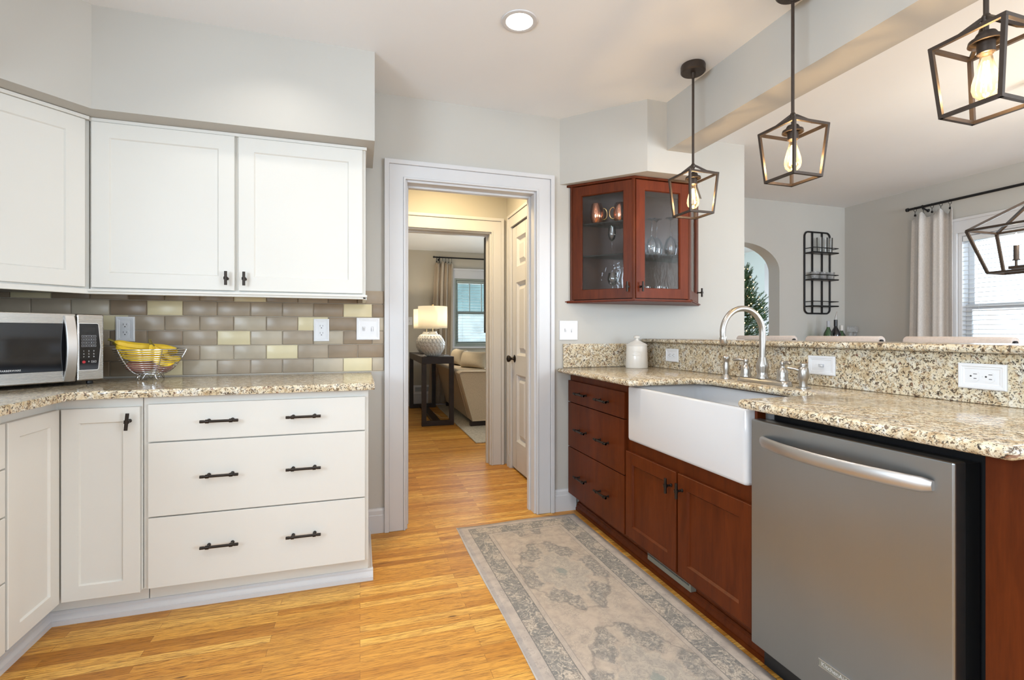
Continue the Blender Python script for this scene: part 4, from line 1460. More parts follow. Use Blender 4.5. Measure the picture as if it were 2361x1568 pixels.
# ------------------------------------------------------------------ faucet, sprayer, soap pump
FXc = 1.700
fc = thing('faucet', 'brushed nickel gooseneck faucet with two lever handles behind the sink', 'faucet', (FXc, 1.712, ZC))
b = MB()
dk = fillet([(FXc - 0.028, 1.570), (FXc + 0.028, 1.570), (FXc + 0.028, 1.852), (FXc - 0.028, 1.852)], {0: 0.026, 1: 0.026, 2: 0.026, 3: 0.026}, 6)
b.layers([[(x, y, ZC + 0.0005) for x, y in dk], [(x, y, ZC + 0.004) for x, y in dk], [(x, y, ZC + 0.020) for x, y in offset(dk, 0.007)], [(x, y, ZC + 0.022) for x, y in offset(dk, 0.010)]])
b.build('deck_plate', M['nickel'], fc, smooth=0.6)
sp = MB()
sp.lathe([(0.027, 0.0), (0.0275, 0.006), (0.022, 0.014), (0.0225, 0.03), (0.0265, 0.052), (0.0262, 0.062), (0.019, 0.082), (0.0175, 0.090), (0.0165, 0.094)], (FXc, 1.717, ZC + 0.021), 24)
rz = 0.107
zc_ = 1.142
pts = [(FXc, 1.717, ZC + 0.10), (FXc, 1.717, 1.08), (FXc, 1.717, zc_)]
for i in range(1, 25):
    a = PI * i / 24 * 1.06
    pts.append((FXc - rz + rz * math.cos(a), 1.717, zc_ + rz * math.sin(a)))
sp.tube(pts, [0.0135] * 3 + [0.0135 - 0.0018 * i / 24 for i in range(1, 25)], 16)
e = Vector(pts[-1])
dv = (Vector(pts[-1]) - Vector(pts[-2])).normalized()
sp.tube([e - dv * 0.004, e + dv * 0.004, e + dv * 0.010, e + dv * 0.022, e + dv * 0.026], [0.0130, 0.0155, 0.0140, 0.0150, 0.0130], 16)
sp.build('spout', M['nickel'], fc, smooth=0.8)
for yy, sg in ((1.814, 1), (1.610, -1)):
    b = MB()
    b.lathe([(0.0245, 0.0), (0.025, 0.006), (0.021, 0.012), (0.0215, 0.028), (0.020, 0.042), (0.0125, 0.052), (0.009, 0.057), (0.0095, 0.064), (0.012, 0.072), (0.010, 0.081), (0.004, 0.086), (0.001, 0.086)], (FXc, yy, ZC + 0.021), 20)
    z = ZC + 0.095
    b.tube([(FXc, yy, z), (FXc - 0.006, yy + sg * 0.016, z + 0.002), (FXc - 0.012, yy + sg * 0.034, z + 0.004), (FXc - 0.018, yy + sg * 0.050, z + 0.002), (FXc - 0.021, yy + sg * 0.058, z)], [0.0055, 0.0048, 0.0085, 0.0085, 0.003], 12)
    b.build('lever_handle', M['nickel'], fc, smooth=0.8)
sy = thing('side_sprayer', 'brushed nickel side sprayer left of the faucet', 'sprayer', (FXc, 1.940, ZC))
MB().lathe([(0.025, 0.0), (0.025, 0.004), (0.016, 0.016), (0.0145, 0.022)], (FXc, 1.940, ZC + 0.0005), 20).build('base', M['nickel'], sy, smooth=0.7)
MB().lathe([(0.0125, 0.020), (0.0145, 0.040), (0.016, 0.060), (0.0125, 0.076), (0.0125, 0.086), (0.0165, 0.094), (0.016, 0.106), (0.010, 0.114), (0.001, 0.116)], (FXc, 1.940, ZC + 0.0005), 20).ball((FXc - 0.009, 1.938, ZC + 0.103), 0.011).build('spray_head', M['nickel'], sy, smooth=0.9)
so = thing('soap_dispenser', 'brushed nickel soap dispenser right of the faucet', 'soap dispenser', (FXc - 0.004, 1.506, ZC))
MB().lathe([(0.0265, 0.0), (0.0265, 0.004), (0.015, 0.007), (0.0145, 0.028), (0.0165, 0.034), (0.020, 0.042), (0.020, 0.070), (0.017, 0.082), (0.0125, 0.086)], (FXc - 0.004, 1.506, ZC + 0.0005), 20).build('body', M['nickel'], so, smooth=0.7)
MB().lathe([(0.0125, 0.084), (0.0125, 0.090), (0.016, 0.092), (0.016, 0.098), (0.012, 0.101), (0.001, 0.101)], (FXc - 0.004, 1.506, ZC + 0.0005), 20).tube([(FXc - 0.012, 1.512, ZC + 0.070), (FXc - 0.028, 1.528, ZC + 0.078), (FXc - 0.044, 1.545, ZC + 0.081)], [0.0075, 0.0065, 0.0055], 12).build('pump_nozzle', M['nickel'], so, smooth=0.7)

# ------------------------------------------------------------------ canister
cn = thing('canister', 'cream lidded ceramic canister with an embossed panel at the end of the counter', 'canister', (1.697, 2.735, ZC))
C0 = (1.697, 2.735, ZC + 0.0005)
MB().lathe([(0.001, 0.0), (0.069, 0.0), (0.0705, 0.004), (0.0685, 0.06), (0.0645, 0.140), (0.0635, 0.142), (0.001, 0.142)], C0, 36).build('jar', M['ceramic'], cn, smooth=0.6)
MB().lathe([(0.001, 0.1425), (0.067, 0.1425), (0.0675, 0.147), (0.064, 0.150), (0.034, 0.166), (0.014, 0.176), (0.0095, 0.182), (0.011, 0.188), (0.019, 0.193), (0.0195, 0.200), (0.012, 0.206), (0.001, 0.207)], C0, 36).build('lid', M['ceramic'], cn, smooth=0.7)
b = MB()
def onjar(a, z, h=0.0):
    r = 0.0705 - 0.006 * z / 0.14 + h
    a = a - PI / 2 - 0.55
    return (C0[0] + r * math.cos(a), C0[1] + r * math.sin(a), C0[2] + z)
for w_, z0, z1 in ((0.42, 0.080, 0.106), (0.36, 0.085, 0.101)):
    lp = [onjar(-w_ + 2 * w_ * k / 8, z0, 0.0004) for k in range(9)] + [onjar(w_, z0 + (z1 - z0) * k / 3, 0.0004) for k in range(1, 4)] + [onjar(w_ - 2 * w_ * k / 8, z1, 0.0004) for k in range(1, 9)] + [onjar(-w_, z1 - (z1 - z0) * k / 3, 0.0004) for k in range(1, 3)]
    b.tube(lp, 0.0011, 6, closed=True)
b.tube([onjar(-0.22 + 0.44 * k / 8, 0.093, 0.0003) for k in range(9)], 0.0016, 6)
b.build('embossed_panel', M['ceramic'], cn, smooth=0.9)

# ------------------------------------------------------------------ dishwasher
dw = thing('dishwasher', 'stainless steel dishwasher with a bowed bar handle under the granite', 'dishwasher', (1.55, 1.03, 0))
FDW = frame((1.262, 0, 0), (0, -1, 0), (-1, 0, 0))
dd = MB().box(-1.324, -0.735, 0.0, 0.040, 0.099, 0.852, M4=FDW).build('door', M['steel'], dw, bevel=0.005, seg=3, smooth=0)
b = MB()
b.box(-1.321, -0.738, 0.041, 0.09, 0.105, 0.845, M4=FDW).box(-1.324, -0.708, 0.10, 0.60, 0.105, 0.882, M4=FDW)
for fy in (-1.29, -0.77):
    for fx in (0.15, 0.5):
        b.tube([(fy, fx, 0.0005), (fy, fx, 0.12)], 0.014, 8, M4=FDW)
b.build('tub', M['black'], dw, smooth=0)
MB().box(-1.322, -0.737, 0.055, 0.075, 0.012, 0.098, M4=FDW).build('kick_plate', M['black'], dw, smooth=0)
b = MB()
loops = []
for i in range(33):
    t = i / 32
    y = -1.277 + (1.277 - 0.775) * t
    s_ = math.sin(PI * t)
    bow = 0.004 + 0.052 * s_ ** 0.7
    hh = 0.0185 * min(1.0, 0.45 + 16 * min(t, 1 - t)) ** 0.5
    th = 0.014
    zc2 = 0.789
    lp = []
    for q in range(14):
        a = 2 * PI * q / 14
        lp.append((y, -bow + (th / 2) * math.sin(a) + 0.0, zc2 + hh * math.cos(a)))
    loops.append(lp)
b.layers(loops, 0, FDW)
b.build('handle', M['steel_h'], dd, smooth=0.8)
bd = MB().box(-1.067, -0.935, -0.0022, 0.0, 0.186, 0.207, M4=FDW).build('badge', M['register'], dd, bevel=0.0006, smooth=0)
b = MB()
b.box(-1.068, -0.934, -0.0032, 0.0, 0.2055, 0.2080, M4=FDW).box(-1.068, -0.934, -0.0032, 0.0, 0.1850, 0.1870, M4=FDW)
b.build('badge_rim', M['chrome'], bd, smooth=0)
text_part('brand_text', 'KitchenAid', 0.0170, M['silverprint'], bd, FDW @ Matrix.Translation((-1.060, -0.0024, 0.1905)), 0.0004)

# ------------------------------------------------------------------ runner rug
rg_ = MB()
RXC, RYC = 0.928, 2.812 - RUG_L / 2
def rugf(u, v):
    x = (u - 0.5) * RUG_W
    y = (v - 0.5) * RUG_L
    e = min(1.0, min(u, 1 - u) * RUG_W / 0.006, min(v, 1 - v) * RUG_L / 0.006)
    return (x + 0.0035 * math.sin(y * 5.0 + 0.6) * (1 if u < 0.5 else 0.4), y + 0.006 * math.sin(x * 11 + 1), 0.0015 + 0.0045 * e + 0.0006 * math.sin(y * 23) * e)
rg_.grid(rugf, 24, 60)
o = rg_.build('runner_rug', M['rug'], smooth=1.0, world=False)
q = o.modifiers.new('thickness', 'SOLIDIFY')
q.thickness = 0.0013
q.offset = -1
o.location = (RXC, RYC, 0.0005)
o.rotation_euler = (0, 0, math.radians(0.7))
tag(o, 'faded grey and beige patterned runner rug on the kitchen floor', 'rug')

# ------------------------------------------------------------------ recessed ceiling light in view
rl = thing('recessed_light', 'round recessed ceiling light, lit, with a cream trim ring', 'ceiling light', (0.672, 2.035, CZ))
MB().lathe([(0.058, -0.0005), (0.060, -0.004), (0.070, -0.006), (0.078, -0.004), (0.080, -0.0005)], (0.672, 2.035, CZ), 40).build('trim_ring', M['trim'], rl, smooth=0.8)
MB().lathe([(0.001, -0.0035), (0.059, -0.0035), (0.059, -0.0005), (0.001, -0.0005)], (0.672, 2.035, CZ), 40).build('lens', M['lens'], rl, smooth=0.8)
area('recessed_lamp_glow', (0.672, 2.035, CZ - 0.008), (0, 0, 0), 0.11, 0.11, 4.2, SOFTW, 'DISK', math.radians(120))

# ------------------------------------------------------------------ lantern pendants
PX = 1.634
def pendant(label, y):
    r = thing('lantern_pendant', label, 'pendant light', (PX, y, 1.745), 0, 'three lantern pendants over the peninsula')
    c = (PX, y)
    MB().lathe([(0.001, 2.478), (0.055, 2.478), (0.061, 2.484), (0.061, 2.512), (0.058, 2.5195), (0.001, 2.5195)], (PX, y, 0), 32).lathe([(0.009, 2.452), (0.012, 2.478), (0.001, 2.478), (0.001, 2.452)], (PX, y, 0), 12).build('canopy', M['lantern'], r, smooth=0.6)
    MB().tube([(PX, y, 1.955), (PX, y, 2.465)], 0.0062, 12).build('stem', M['lantern'], r, smooth=0.8)
    b = MB()
    T, B_, zt, zb, hub = 0.083, 0.067, 1.946, 1.751, 2.000
    w = 0.0050
    ct = [(PX + sx * T, y + sy_ * T, zt) for sx, sy_ in ((-1, -1), (1, -1), (1, 1), (-1, 1))]
    cb = [(PX + sx * B_, y + sy_ * B_, zb) for sx, sy_ in ((-1, -1), (1, -1), (1, 1), (-1, 1))]
    def flat(p, q, u, ww=w):
        p, q = Vector(p), Vector(q)
        dd_ = (q - p).normalized() * ww * 0.9
        b.tube([p - dd_, q + dd_], ww, sq=True, up=u)
    for i in range(4):
        j = (i + 1) % 4
        flat(ct[i], ct[j], (0, 0, 1))
        flat(cb[i], cb[j], (0, 0, 1))
        flat(ct[i], cb[i], (1, 0, 0))
        d = Vector((ct[i][0] - PX, ct[i][1] - y, 0)).normalized()
        pts = [Vector(ct[i]), Vector(ct[i]) * 0.55 + Vector((PX, y, hub - 0.012)) * 0.45, Vector((PX, y, hub)) + d * 0.012, Vector((PX, y, hub + 0.004))]
        b.tube(pts, 0.0045, sq=True, up=(0, 0, 1))
    b.lathe([(0.001, hub - 0.008), (0.010, hub - 0.008), (0.012, hub + 0.004), (0.008, hub + 0.012), (0.001, hub + 0.012)], (PX, y, 0), 16)
    b.build('cage', M['lantern'], r, smooth=0.5)
    MB().lathe([(0.001, 1.962), (0.020, 1.962), (0.024, 1.955), (0.024, 1.948), (0.037, 1.944), (0.039, 1.934), (0.036, 1.932), (0.034, 1.940), (0.0195, 1.943), (0.0195, 1.906), (0.016, 1.904), (0.001, 1.910)], (PX, y, 0), 32).build('socket', M['lantern'], r, smooth=0.6)
    MB().lathe([(0.0125, 1.909), (0.013, 1.898), (0.016, 1.880), (0.024, 1.852), (0.030, 1.828), (0.031, 1.812), (0.027, 1.796), (0.016, 1.784), (0.001, 1.780)], (PX, y, 0), 28).build('bulb', M['bulbglass'], r, smooth=1.2)
    b = MB()
    for k in range(6):
        a = k * PI / 3
        b.tube([(PX + 0.005 * math.cos(a), y + 0.005 * math.sin(a), 1.884), (PX + 0.012 * math.cos(a + 0.5), y + 0.012 * math.sin(a + 0.5), 1.806)], 0.0013, 6)
    b.build('filament', M['filament'], r, smooth=1.0)
    point('pendant_glow', (PX, y, 1.845), 4.0, (1.0, 0.70, 0.40), 0.012)
    return r


pendant('dark bronze lantern pendant in front of the glass-door cabinet, its canopy in view', 2.101)
pendant('middle of the three dark bronze lantern pendants over the sink', 1.499)
pendant('nearest dark bronze lantern pendant, cut by the right edge of the photo', 0.878)

# ------------------------------------------------------------------ dining chandelier
cx = 3.496
chd = thing('linear_chandelier', 'long bronze lantern chandelier hanging before the dining room window', 'chandelier', (cx, 1.43, 1.49))
b = MB()
T0, T1, ZTc = 1.90, 0.96, 1.735
B0, B1, ZBc = 1.833, 1.027, 1.486
tt = [(cx - 0.134, T0), (cx + 0.134, T0), (cx + 0.134, T1), (cx - 0.134, T1)]
bb = [(cx - 0.072, B0), (cx + 0.072, B0), (cx + 0.072, B1), (cx - 0.072, B1)]
ridge = [(cx, 1.655, 1.884), (cx, 1.655, 1.884), (cx, 1.205, 1.884), (cx, 1.205, 1.884)]
w = 0.0065
for i in range(4):
    j = (i + 1) % 4
    b.tube([(*tt[i], ZTc), (*tt[j], ZTc)], w, sq=True, up=(0, 0, 1)).tube([(*bb[i], ZBc), (*bb[j], ZBc)], w, sq=True, up=(0, 0, 1)).tube([(*tt[i], ZTc), (*bb[i], ZBc)], w, sq=True, up=(1, 0, 0)).tube([(*tt[i], ZTc), ridge[i]], w, sq=True, up=(0, 0, 1))
b.tube([ridge[0], ridge[2]], w, sq=True, up=(0, 0, 1))
b.build('cage', M['lantern'], chd, smooth=0.4)
MB().box(cx - 0.016, cx + 0.016, B1, 1.770, 1.502, 1.518).build('candle_bar', M['lantern'], chd, bevel=0.002, smooth=0)
for yy in (1.742, 1.586, 1.43, 1.274, 1.118):
    cd = MB().lathe([(0.001, 1.518), (0.006, 1.518), (0.006, 1.548), (0.016, 1.550), (0.016, 1.554), (0.012, 1.556), (0.012, 1.632), (0.001, 1.634)], (cx, yy, 0), 16).build('candle_sleeve', M['lantern'], chd, smooth=0.6)
    MB().lathe([(0.006, 1.633), (0.013, 1.650), (0.014, 1.662), (0.008, 1.690), (0.001, 1.702)], (cx, yy, 0), 14).build('candle_bulb', M['candlebulb'], cd, smooth=1.2)
MB().tube([(cx, 1.655, 1.884), (cx, 1.655, 2.50)], 0.005, 8).build('hanging_rod', M['lantern'], chd, smooth=0.8)
MB().tube([(cx, 1.205, 1.884), (cx, 1.205, 2.50)], 0.005, 8).build('hanging_rod', M['lantern'], chd, smooth=0.8)
MB().box(cx - 0.05, cx + 0.05, 1.19, 1.67, 2.495, 2.5195).build('canopy', M['lantern'], chd, bevel=0.003, smooth=0)
point('chandelier_glow', (cx, 1.43, 1.78), 20, (1.0, 0.82, 0.60), 0.06)

# ------------------------------------------------------------------ cherry wall cabinet with glass doors
gc = thing('glass_cabinet', 'cherry corner-front wall cabinet with seeded glass doors, glassware inside', 'cabinet', (1.78, 2.75, 1.335))
GP = [(1.285, WY - 0.001), (1.587, 2.583), (1.981, 2.583), (2.283, WY - 0.001)]
gz0, gz1 = 1.349, 2.095
b = MB()
Vo = [Vector(p) for p in GP]
def push(p, q, d):
    """inset points of the line p-q towards the wall side"""
    n = Vector((-(q - p).y, (q - p).x)).normalized()
    return p + n * d, q + n * d
inn = [(1.285 + 0.034, WY - 0.001), (1.587 + 0.010, 2.583 + 0.022), (1.981 - 0.010, 2.583 + 0.022), (2.283 - 0.034, WY - 0.001)]
for z0, z1 in ((gz0, gz0 + 0.018), (gz1 - 0.02, gz1)):
    b.prism(inn, z0, z1)
b.box(1.30, 2.27, WY - 0.008, WY - 0.001, gz0 + 0.018, gz1 - 0.02)
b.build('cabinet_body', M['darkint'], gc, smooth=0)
# corner posts of the face frame
b = MB()
for p in ((1.587, 2.583), (1.981, 2.583)):
    b.tube([(p[0], p[1] + 0.012, gz0), (p[0], p[1] + 0.012, gz1)], 0.014, 10)
for p in ((1.308, WY - 0.012), (2.260, WY - 0.012)):
    b.box(p[0] - 0.010, p[0] + 0.010, p[1] - 0.010, p[1] + 0.010, gz0, gz1)
b.build('corner_posts', M['cherry'], gc, smooth=0.7)
b = MB()
go = [(1.262, WY - 0.001), (1.577, 2.562), (1.991, 2.562), (2.306, WY - 0.001)]
g1_ = [(1.274, WY - 0.001), (1.582, 2.573), (1.986, 2.573), (2.294, WY - 0.001)]
b.prism(g1_, gz0 - 0.014, gz0 - 0.008).prism(go, gz0 - 0.008, gz0 - 0.002).prism(g1_, gz0 - 0.002, gz0 + 0.001)
b.build('bottom_moulding', M['cherry_light'], gc, smooth=0)
b = MB()
b.prism(g1_, gz1 - 0.014, gz1)
b.build('crown_moulding', M['cherry'], gc, smooth=0)
s2 = math.sqrt(0.5)
faces = [((GP[0]), (GP[1]), 'front_l'), ((GP[1]), (GP[2]), 'front'), ((GP[2]), (GP[3]), 'front_r')]
for k, (p, q, nm) in enumerate(faces):
    p, q = Vector(p), Vector(q)
    u = (q - p).normalized()
    n = Vector((u.y, -u.x))
    L = (q - p).length
    Fd = frame((p.x + n.x * 0.004, p.y + n.y * 0.004, 0), (u.x, u.y, 0), (n.x, n.y, 0))
    x0, x1 = (0.030, L - 0.006) if k == 0 else ((0.010, L - 0.010) if k == 1 else (0.006, L - 0.030))
    b = MB()
    shaker(b, Fd, x0, x1, gz0 + 0.006, gz1 - 0.018, t=0.020, stile=0.060, rec=0.008, slope=0.004, hole=True)
    dr = b.build('door', M['cherry_light'] if k == 1 else M['cherry'], gc, smooth=0)  # front door gets the redder copy as if lit
    MB().box(x0 + 0.060, x1 - 0.060, 0.010, 0.0135, gz0 + 0.062, gz1 - 0.076, M4=Fd).build('glass_pane', M['seeded'], dr, smooth=0)
    hx = (x1 - 0.030) if k == 0 else ((x0 + 0.028) if k == 1 else (x1 - 0.030))
    t_pull(dr, Fd, hx, gz0 + 0.075, 0.060)
sh1 = [(1.345, WY - 0.009), (1.600, 2.625), (1.965, 2.625), (2.225, WY - 0.009)]
MB().prism(sh1, 1.632, 1.639).build('glass_shelf', M['shelfglass'], gc, smooth=0)
sh2 = [(1.345, WY - 0.009), (1.590, 2.64), (1.66, 2.64), (1.66, WY - 0.009)]
MB().prism(sh2, 1.838, 1.845).build('glass_shelf', M['shelfglass'], gc, smooth=0)
MB().lathe([(0.001, -0.0), (0.032, -0.0), (0.034, -0.006), (0.026, -0.012), (0.001, -0.012)], (1.52, 2.76, gz1 - 0.0205), 20).build('puck_light', M['nickel'], gc, smooth=0.6)
MB().lathe([(0.001, -0.0), (0.032, -0.0), (0.034, -0.006), (0.026, -0.012), (0.001, -0.012)], (1.83, 2.72, gz1 - 0.0205), 20).build('puck_light', M['nickel'], gc, smooth=0.6)


def mug(label, x, y, z, ang):
    r = thing('copper_mug', label, 'mug', (x, y, z), ang, 'copper mugs in the glass cabinet')
    MB().lathe([(0.001, 0), (0.030, 0), (0.034, 0.006), (0.044, 0.038), (0.0455, 0.062), (0.041, 0.095), (0.033, 0.124), (0.031, 0.124), (0.039, 0.095), (0.0435, 0.062), (0.042, 0.038), (0.030, 0.006), (0.001, 0.006)], n=28, M4=wm(r)).build('cup', M['copper'], r, smooth=0.8)
    b = MB()
    b.tube([(0.041 + 0.026 * math.sin(PI * i / 16) ** 0.7, 0, 0.062 + 0.036 * math.cos(PI * i / 16)) for i in range(17)], 0.004, 8, M4=wm(r))
    b.build('handle', M['brass'], r, smooth=1.0)
    return r


mug('left copper barrel mug on the upper glass shelf of the cherry cabinet', 1.450, 2.808, 1.8455, -0.25)
mug('right copper barrel mug on the upper glass shelf, near the cabinet corner', 1.580, 2.74, 1.8455, PI - 0.35)


def goblet(label, x, y, z, h=0.225, r=0.040, upside=True, group='stemmed glasses in the glass cabinet', nm='wine_glass', cat='wine glass'):
    o = thing(nm, label, cat, (x, y, z), 0, group)
    pr = [(r * 0.74, 0), (r * 0.95, h * 0.16), (r, h * 0.28), (r * 0.72, h * 0.44), (r * 0.12, h * 0.52), (0.0035, h * 0.56), (0.0035, h * 0.93), (r * 0.45, h * 0.985), (r * 0.9, h)]
    if not upside:
        pr = [(a, h - c) for a, c in pr][::-1]
    inner = [(max(0.0006, a - 0.0014), c) for a, c in pr]
    split = 5
    if upside:
        MB().lathe(pr[:split], n=24, M4=wm(o), cap=False).lathe(inner[:split], n=24, M4=wm(o), cap=False).build('bowl', M['stemglass'], o, smooth=1.0)
        MB().lathe(pr[split - 1:], n=20, M4=wm(o)).build('stem_and_foot', M['stemglass'], o, smooth=1.0)
    else:
        k = len(pr) - split
        MB().lathe(pr[k:], n=24, M4=wm(o), cap=False).lathe(inner[k:], n=24, M4=wm(o), cap=False).build('bowl', M['stemglass'], o, smooth=1.0)
        MB().lathe(pr[:k + 1], n=20, M4=wm(o)).build('stem_and_foot', M['stemglass'], o, smooth=1.0)
    return o


goblet('upside-down wine glass nearest the right edge of the front glass door', 1.928, 2.70, 1.6395, 0.250, 0.042)
goblet('upside-down wine glass second from the right behind the front glass door', 1.852, 2.745, 1.6395, 0.245, 0.040)
goblet('upside-down wine glass third from the right behind the front glass door', 1.785, 2.70, 1.6395, 0.235, 0.038)
goblet('short upside-down stemmed glass at the left of the front glass door', 1.705, 2.70, 1.6395, 0.170, 0.038)
goblet('tall flute standing on the lower glass shelf behind the left glass door', 1.535, 2.765, 1.6395, 0.185, 0.026, False, nm='flute_glass', cat='flute')
goblet('martini-like stemmed glass on the cabinet floor behind the left glass door', 1.535, 2.755, gz0 + 0.0185, 0.16, 0.034, False)


def tumbler(label, x, y, z, h, r, group, mat='stemglass', nm='tumbler', cat='glass', thick=0.002):
    b = MB()
    b.lathe([(0.001, 0), (r * 0.86, 0), (r, h), (r - thick, h), (r * 0.86 - thick, thick * 2.5), (0.001, thick * 2.5)], (x, y, z), 24)
    return tag(b.build(nm, M[mat], smooth=0.6), label, cat, group)


for i, (x, lb) in enumerate(((1.70, 'small clear glass at the left of the cabinet floor behind the front door'), (1.765, 'small clear glass second from the left on the cabinet floor'), (1.83, 'small clear glass second from the right on the cabinet floor'), (1.895, 'small clear glass at the right of the cabinet floor'))):
    tumbler(lb, x, 2.70 + 0.03 * (i % 2), gz0 + 0.0185, 0.075, 0.027, 'small glasses on the cabinet floor')

# ------------------------------------------------------------------ bar stools
def stool(label, y0, y1):
    yc = (y0 + y1) / 2
    w = (y1 - y0) / 2
    r = thing('bar_stool', label, 'bar stool', (2.42, yc, 0), 0, 'upholstered stools behind the bar')
    b = MB()
    sec = fillet([(2.470, 0.80), (2.535, 0.80), (2.545, 1.126), (2.490, 1.126)], {2: 0.022, 3: 0.022}, 5)
    b.layers([[(x, yc - w + 0.006, z) for x, z in offset(sec, 0.010)], [(x, yc - w, z) for x, z in offset(sec, 0.004)], [(x, yc - w + 0.006, z) for x, z in sec], [(x, yc + w - 0.006, z) for x, z in sec], [(x, yc + w, z) for x, z in offset(sec, 0.004)], [(x, yc + w - 0.006, z) for x, z in offset(sec, 0.010)]])
    b.build('backrest', M['stoolfab'], r, smooth=0.8)
    for s in (-1, 1):
        for zz in (1.100, 1.00, 0.9):
            MB().tube([(2.515, yc + s * (w - 0.004), zz), (2.515, yc + s * (w + 0.004), zz)], 0.010, 12).build('bolt', M['blackiron'], r, smooth=0.6)
    MB().box(2.12, 2.53, yc - w + 0.01, yc + w - 0.01, 0.66, 0.75).build('seat', M['stoolfab'], r, bevel=0.018, seg=3, smooth=0.7)
    for sx in (2.15, 2.50):
        for s in (-1, 1):
            MB().box(sx - 0.018, sx + 0.018, yc + s * (w - 0.04) - 0.018, yc + s * (w - 0.04) + 0.018, 0.001, 0.662).build('leg', M['espresso'], r, bevel=0.003, smooth=0)
    for s in (-1, 1):
        MB().box(2.498, 2.522, yc + s * (w - 0.035) - 0.012, yc + s * (w - 0.035) + 0.012, 0.70, 0.81).build('back_support', M['espresso'], r, smooth=0)
    b = MB()
    b.box(2.132, 2.168, yc - w + 0.058, yc + w - 0.058, 0.22, 0.25)
    b.build('foot_rail', M['espresso'], r, smooth=0)
    return r


stool('beige upholstered stool back behind the gooseneck faucet', 2.298, 2.745)
stool('beige upholstered stool back below the wall rack and bottles', 1.780, 2.200)
stool('beige upholstered stool back in front of the bright window', 1.255, 1.665)

# ------------------------------------------------------------------ wall rack with shelves
wr = thing('wall_rack', 'black iron three-tier wall rack on the dining room wall', 'rack', (4.67, 3.93, 1.35))
xa, xb, za, zb = 4.497, 4.850, 1.354, 2.222
fr = fillet([(xa, za), (xb, za), (xb, zb), (xa, zb)], {0: 0.05, 1: 0.05, 2: 0.05, 3: 0.05}, 6)
MB().tube([(x, DB - 0.012, z) for x, z in fr], 0.0085, 8, closed=True).build('outer_frame', M['blackiron'], wr, smooth=0.8)
for x in (4.603, 4.738):
    MB().box(x - 0.009, x + 0.009, DB - 0.016, DB - 0.010, za, zb).build('upright', M['blackiron'], wr, smooth=0)
for z in (1.985, 1.702, 1.422):
    s = MB().box(xa + 0.006, xb - 0.004, DB - 0.115, DB - 0.018, z, z + 0.012).build('shelf', [M['blackiron'] if z < 1.5 else M['espresso']][0], wr, bevel=0.002, smooth=0)
    MB().tube([(xa + 0.008, DB - 0.012, z + 0.006), (xa + 0.008, DB - 0.115, z + 0.006), (xb - 0.006, DB - 0.115, z + 0.006), (xb - 0.006, DB - 0.012, z + 0.006)], 0.007, 6).build('shelf_edge', M['blackiron'], s, smooth=0.5)
    MB().tube([(xa + 0.008, DB - 0.012, z + 0.055), (xa + 0.008, DB - 0.115, z + 0.055), (xb - 0.006, DB - 0.115, z + 0.055), (xb - 0.006, DB - 0.012, z + 0.055)], 0.0042, 6).build('guard_rail', M['blackiron'], s, smooth=0.5)
for i, (x, lb) in enumerate(((4.63, 'left tall clear tumbler on the top shelf of the wall rack'), (4.70, 'middle tall clear tumbler on the top shelf of the wall rack'), (4.77, 'right tall clear tumbler on the top shelf of the wall rack'))):
    tumbler(lb, x, DB - 0.075, 1.9975, 0.155, 0.030, 'glasses on the wall rack')
for i, (x, lb) in enumerate(((4.565, 'left cut-crystal bowl on the middle shelf of the wall rack'), (4.675, 'middle cut-crystal bowl on the middle shelf of the wall rack'), (4.785, 'right cut-crystal bowl on the middle shelf of the wall rack'))):
    tumbler(lb, x, DB - 0.070, 1.7145, 0.075, 0.042, 'glasses on the wall rack', 'crystal', 'crystal_bowl', 'bowl', 0.004)

# ------------------------------------------------------------------ drinks cabinet with bottles
dc = thing('sideboard', 'low dark sideboard against the dining room wall carrying bottles', 'sideboard', (4.68, 3.76, 0))
MB().box(4.32, 5.04, 3.56, 3.965, 0.08, 0.93).build('body', M['espresso'], dc, bevel=0.003, smooth=0)
MB().box(4.30, 5.06, 3.54, 3.97, 0.93, 0.955).build('top', M['espresso'], dc, bevel=0.003, smooth=0)
for x in (4.36, 5.00):
    for y in (3.60, 3.92):
        MB().box(x - 0.02, x + 0.02, y - 0.02, y + 0.02, 0.001, 0.08).build('leg', M['espresso'], dc, smooth=0)
for x0, x1 in ((4.33, 4.675), (4.685, 5.03)):
    MB().box(x0, x1, 3.545, 3.559, 0.09, 0.92).build('door', M['espresso'], dc, bevel=0.002, smooth=0)


def bottle(label, x, y, h, r, mat, capmat, pour=False, lab=True):
    z = 0.9555
    o = thing('bottle', label, 'bottle', (x, y, z), 0, 'bottles on the sideboard')
    MB().lathe([(0.001, 0), (r, 0), (r, h * 0.52), (r * 0.92, h * 0.60), (r * 0.42, h * 0.74), (r * 0.32, h * 0.80), (r * 0.32, h * 0.93), (0.001, h * 0.93)], (x, y, z), 20).build('glass', M[mat], o, smooth=0.7)
    MB().lathe([(0.001, h * 0.80), (r * 0.36, h * 0.80), (r * 0.36, h), (0.001, h)], (x, y, z), 14).build('cap', M[capmat], o, smooth=0.6)
    if lab:
        MB().lathe([(r + 0.0007, h * 0.12), (r + 0.0007, h * 0.46)], (x, y, z), 20, cap=False).build('label', M['label'], o, smooth=0.7)
    if pour:
        MB().tube([(x, y, z + h), (x + 0.004, y, z + h + 0.035), (x + 0.014, y, z + h + 0.062), (x + 0.020, y, z + h + 0.082)], [0.009, 0.007, 0.006, 0.005], 8).build('pourer', M['chrome'], o, smooth=0.8)
    return o


